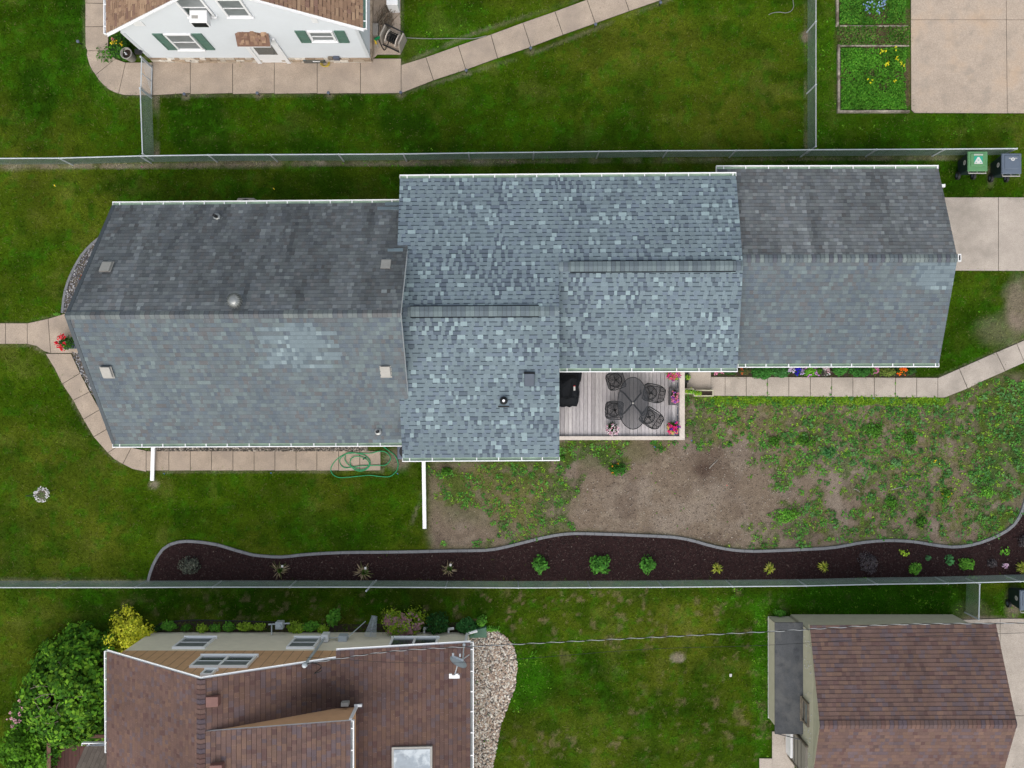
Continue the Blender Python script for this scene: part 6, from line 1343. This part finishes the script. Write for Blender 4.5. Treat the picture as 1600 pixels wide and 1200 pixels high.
# raised beds upper right
def bedframe(label,x0,x1,y0,y1):
    a=P(x0,y1,.15); b=P(x1,y0,.15); mb=MB(); w=.085; v=.05
    mb.box(a.x,b.x,a.y,a.y+(w if x0>1309 else v),0,.13 if x0>1309 else .05); mb.box(a.x+w,b.x,b.y-v,b.y,0,.07 if x0>1309 else .03); mb.box(a.x,a.x+w,a.y+(w if x0>1309 else v),b.y,0,.125); o=mb.build('garden_bed_frame','bedwood'); tag(o,label,'garden bed'); return a,b
a1,b1=bedframe('weathered timber frame of the square garden bed beside the concrete pad',1309.5,1422,69,175.5)
a2,b2=bedframe('weathered timber frame of the garden bed cut off by the top edge',1307.5,1421,-50,40)
def cover(name,label,x0,x1,y0,y1,n,pal,leaf=.06,zt=.10,frac=1.0,mask=None):
    x=rng.uniform(x0,x1,n); y=rng.uniform(y0,y1,n)
    k=rng.random(n)<(.25+.9*sm(.3,.55,1-fbm(x,y,2.2,1,4)))*frac; x,y=x[k],y[k]; n=len(x); lum=.7+.7*vn(x*3,y*3,2)
    V=orient_quads(np.stack([x,y,.05+zt*rng.random(n)],1),rng.normal(size=(n,3))*.45+np.array([0,0,1]),leaf*rng.uniform(.6,1.4,n),.8); C=leaf_colors(n,pal)*lum[:,None]
    o=np_mesh(name,V,np.clip(C,0,1),'leaf'); tag(o,label,'ground cover',kind='stuff')
cover('ground_cover','bright green leafy ground cover in the square garden bed',a1.x+.13,b1.x-.13,a1.y+.13,b1.y-.13,11000,[(.035,.145,.01),(.055,.19,.012),(.08,.23,.02)])
cover('ground_cover','bright green ground cover with blue flowers in the top garden bed',a2.x+.13,b2.x-.13,a2.y+.1,b2.y,9000,[(.035,.14,.012),(.055,.18,.015),(.08,.2,.02)])
cover('ground_cover','weedy green strip between the two timber garden beds',a1.x,b1.x,b1.y,a2.y,2600,[(.035,.12,.012),(.07,.15,.02),(.10,.10,.04)],frac=.8,zt=.06)
for i,(x,y,n,lb) in enumerate(((1380,80,11,'largest yellow flower cluster in the square garden bed'),(1397,76,4,'small yellow cluster near the top side of the square bed'),(1402,90,5,'yellow cluster right of the largest one'),(1385,100,9,'yellow cluster below the largest one'),(1410,100,6,'yellow cluster by the right side of the square bed'),(1360,126,5,'lone yellow cluster in the lower middle of the square bed'),(1399,127,2,'single tiny yellow bloom in the square bed'))):
    p=P(x,y,.2); t=thing('yellow_flower',lb,'flower',(p.x,p.y,.0),'yellow flowers in the square bed'); flowers(t,p.x,p.y,.1,.12 if n>3 else .04,.1 if n>3 else .04,.15,max(2,int(n*.7)),.05,[(.72,.62,.015),(.66,.64,.03)]); stems(t,p.x,p.y,0,.1,.1,.2,3,'leaf' if False else 'bark',.006)
plant('blue_flower_plant','clump of pale blue flowers at the top edge in the garden bed','plant',1366,5,17,15,.5,300,.07,G1,fl=dict(n=60,s=.045,c=[(.25,.36,.66),(.33,.45,.75),(.2,.3,.6)],k=1.15))
# ================================================================== CAMERA, LIGHT
cam=bpy.data.cameras.new('camera'); co=bpy.data.objects.new('camera',cam); COL.objects.link(co); co.location=(0,0,CAMH); cam.sensor_width=36; cam.lens=F/1600*36; cam.clip_end=3000; cam.clip_start=.5; S.camera=co
w=bpy.data.worlds.new('World'); S.world=w; w.use_nodes=True; nt=w.node_tree; bg=nt.nodes['Background']
sky=nt.nodes.new('ShaderNodeTexSky'); sky.sky_type='NISHITA'; sky.sun_disc=False; EL,RO=52,188
sky.sun_elevation=math.radians(EL); sky.sun_rotation=math.radians(RO); sky.air_density=2.2; sky.dust_density=5.0; sky.ozone_density=1.0
hs=nt.nodes.new('ShaderNodeHueSaturation'); hs.inputs['Saturation'].default_value=.45; nt.links.new(sky.outputs[0],hs.inputs['Color']); nt.links.new(hs.outputs[0],bg.inputs['Color']); bg.inputs['Strength'].default_value=.15
sun=bpy.data.lights.new('sun','SUN'); sun.energy=.5; sun.angle=math.radians(60); sun.color=(1,.96,.90)
so=bpy.data.objects.new('sun',sun); COL.objects.link(so); so.rotation_euler=(math.radians(90-EL),0,math.radians(180-RO))
S.view_settings.view_transform='Standard'; S.view_settings.look='None'; S.view_settings.exposure=0.50
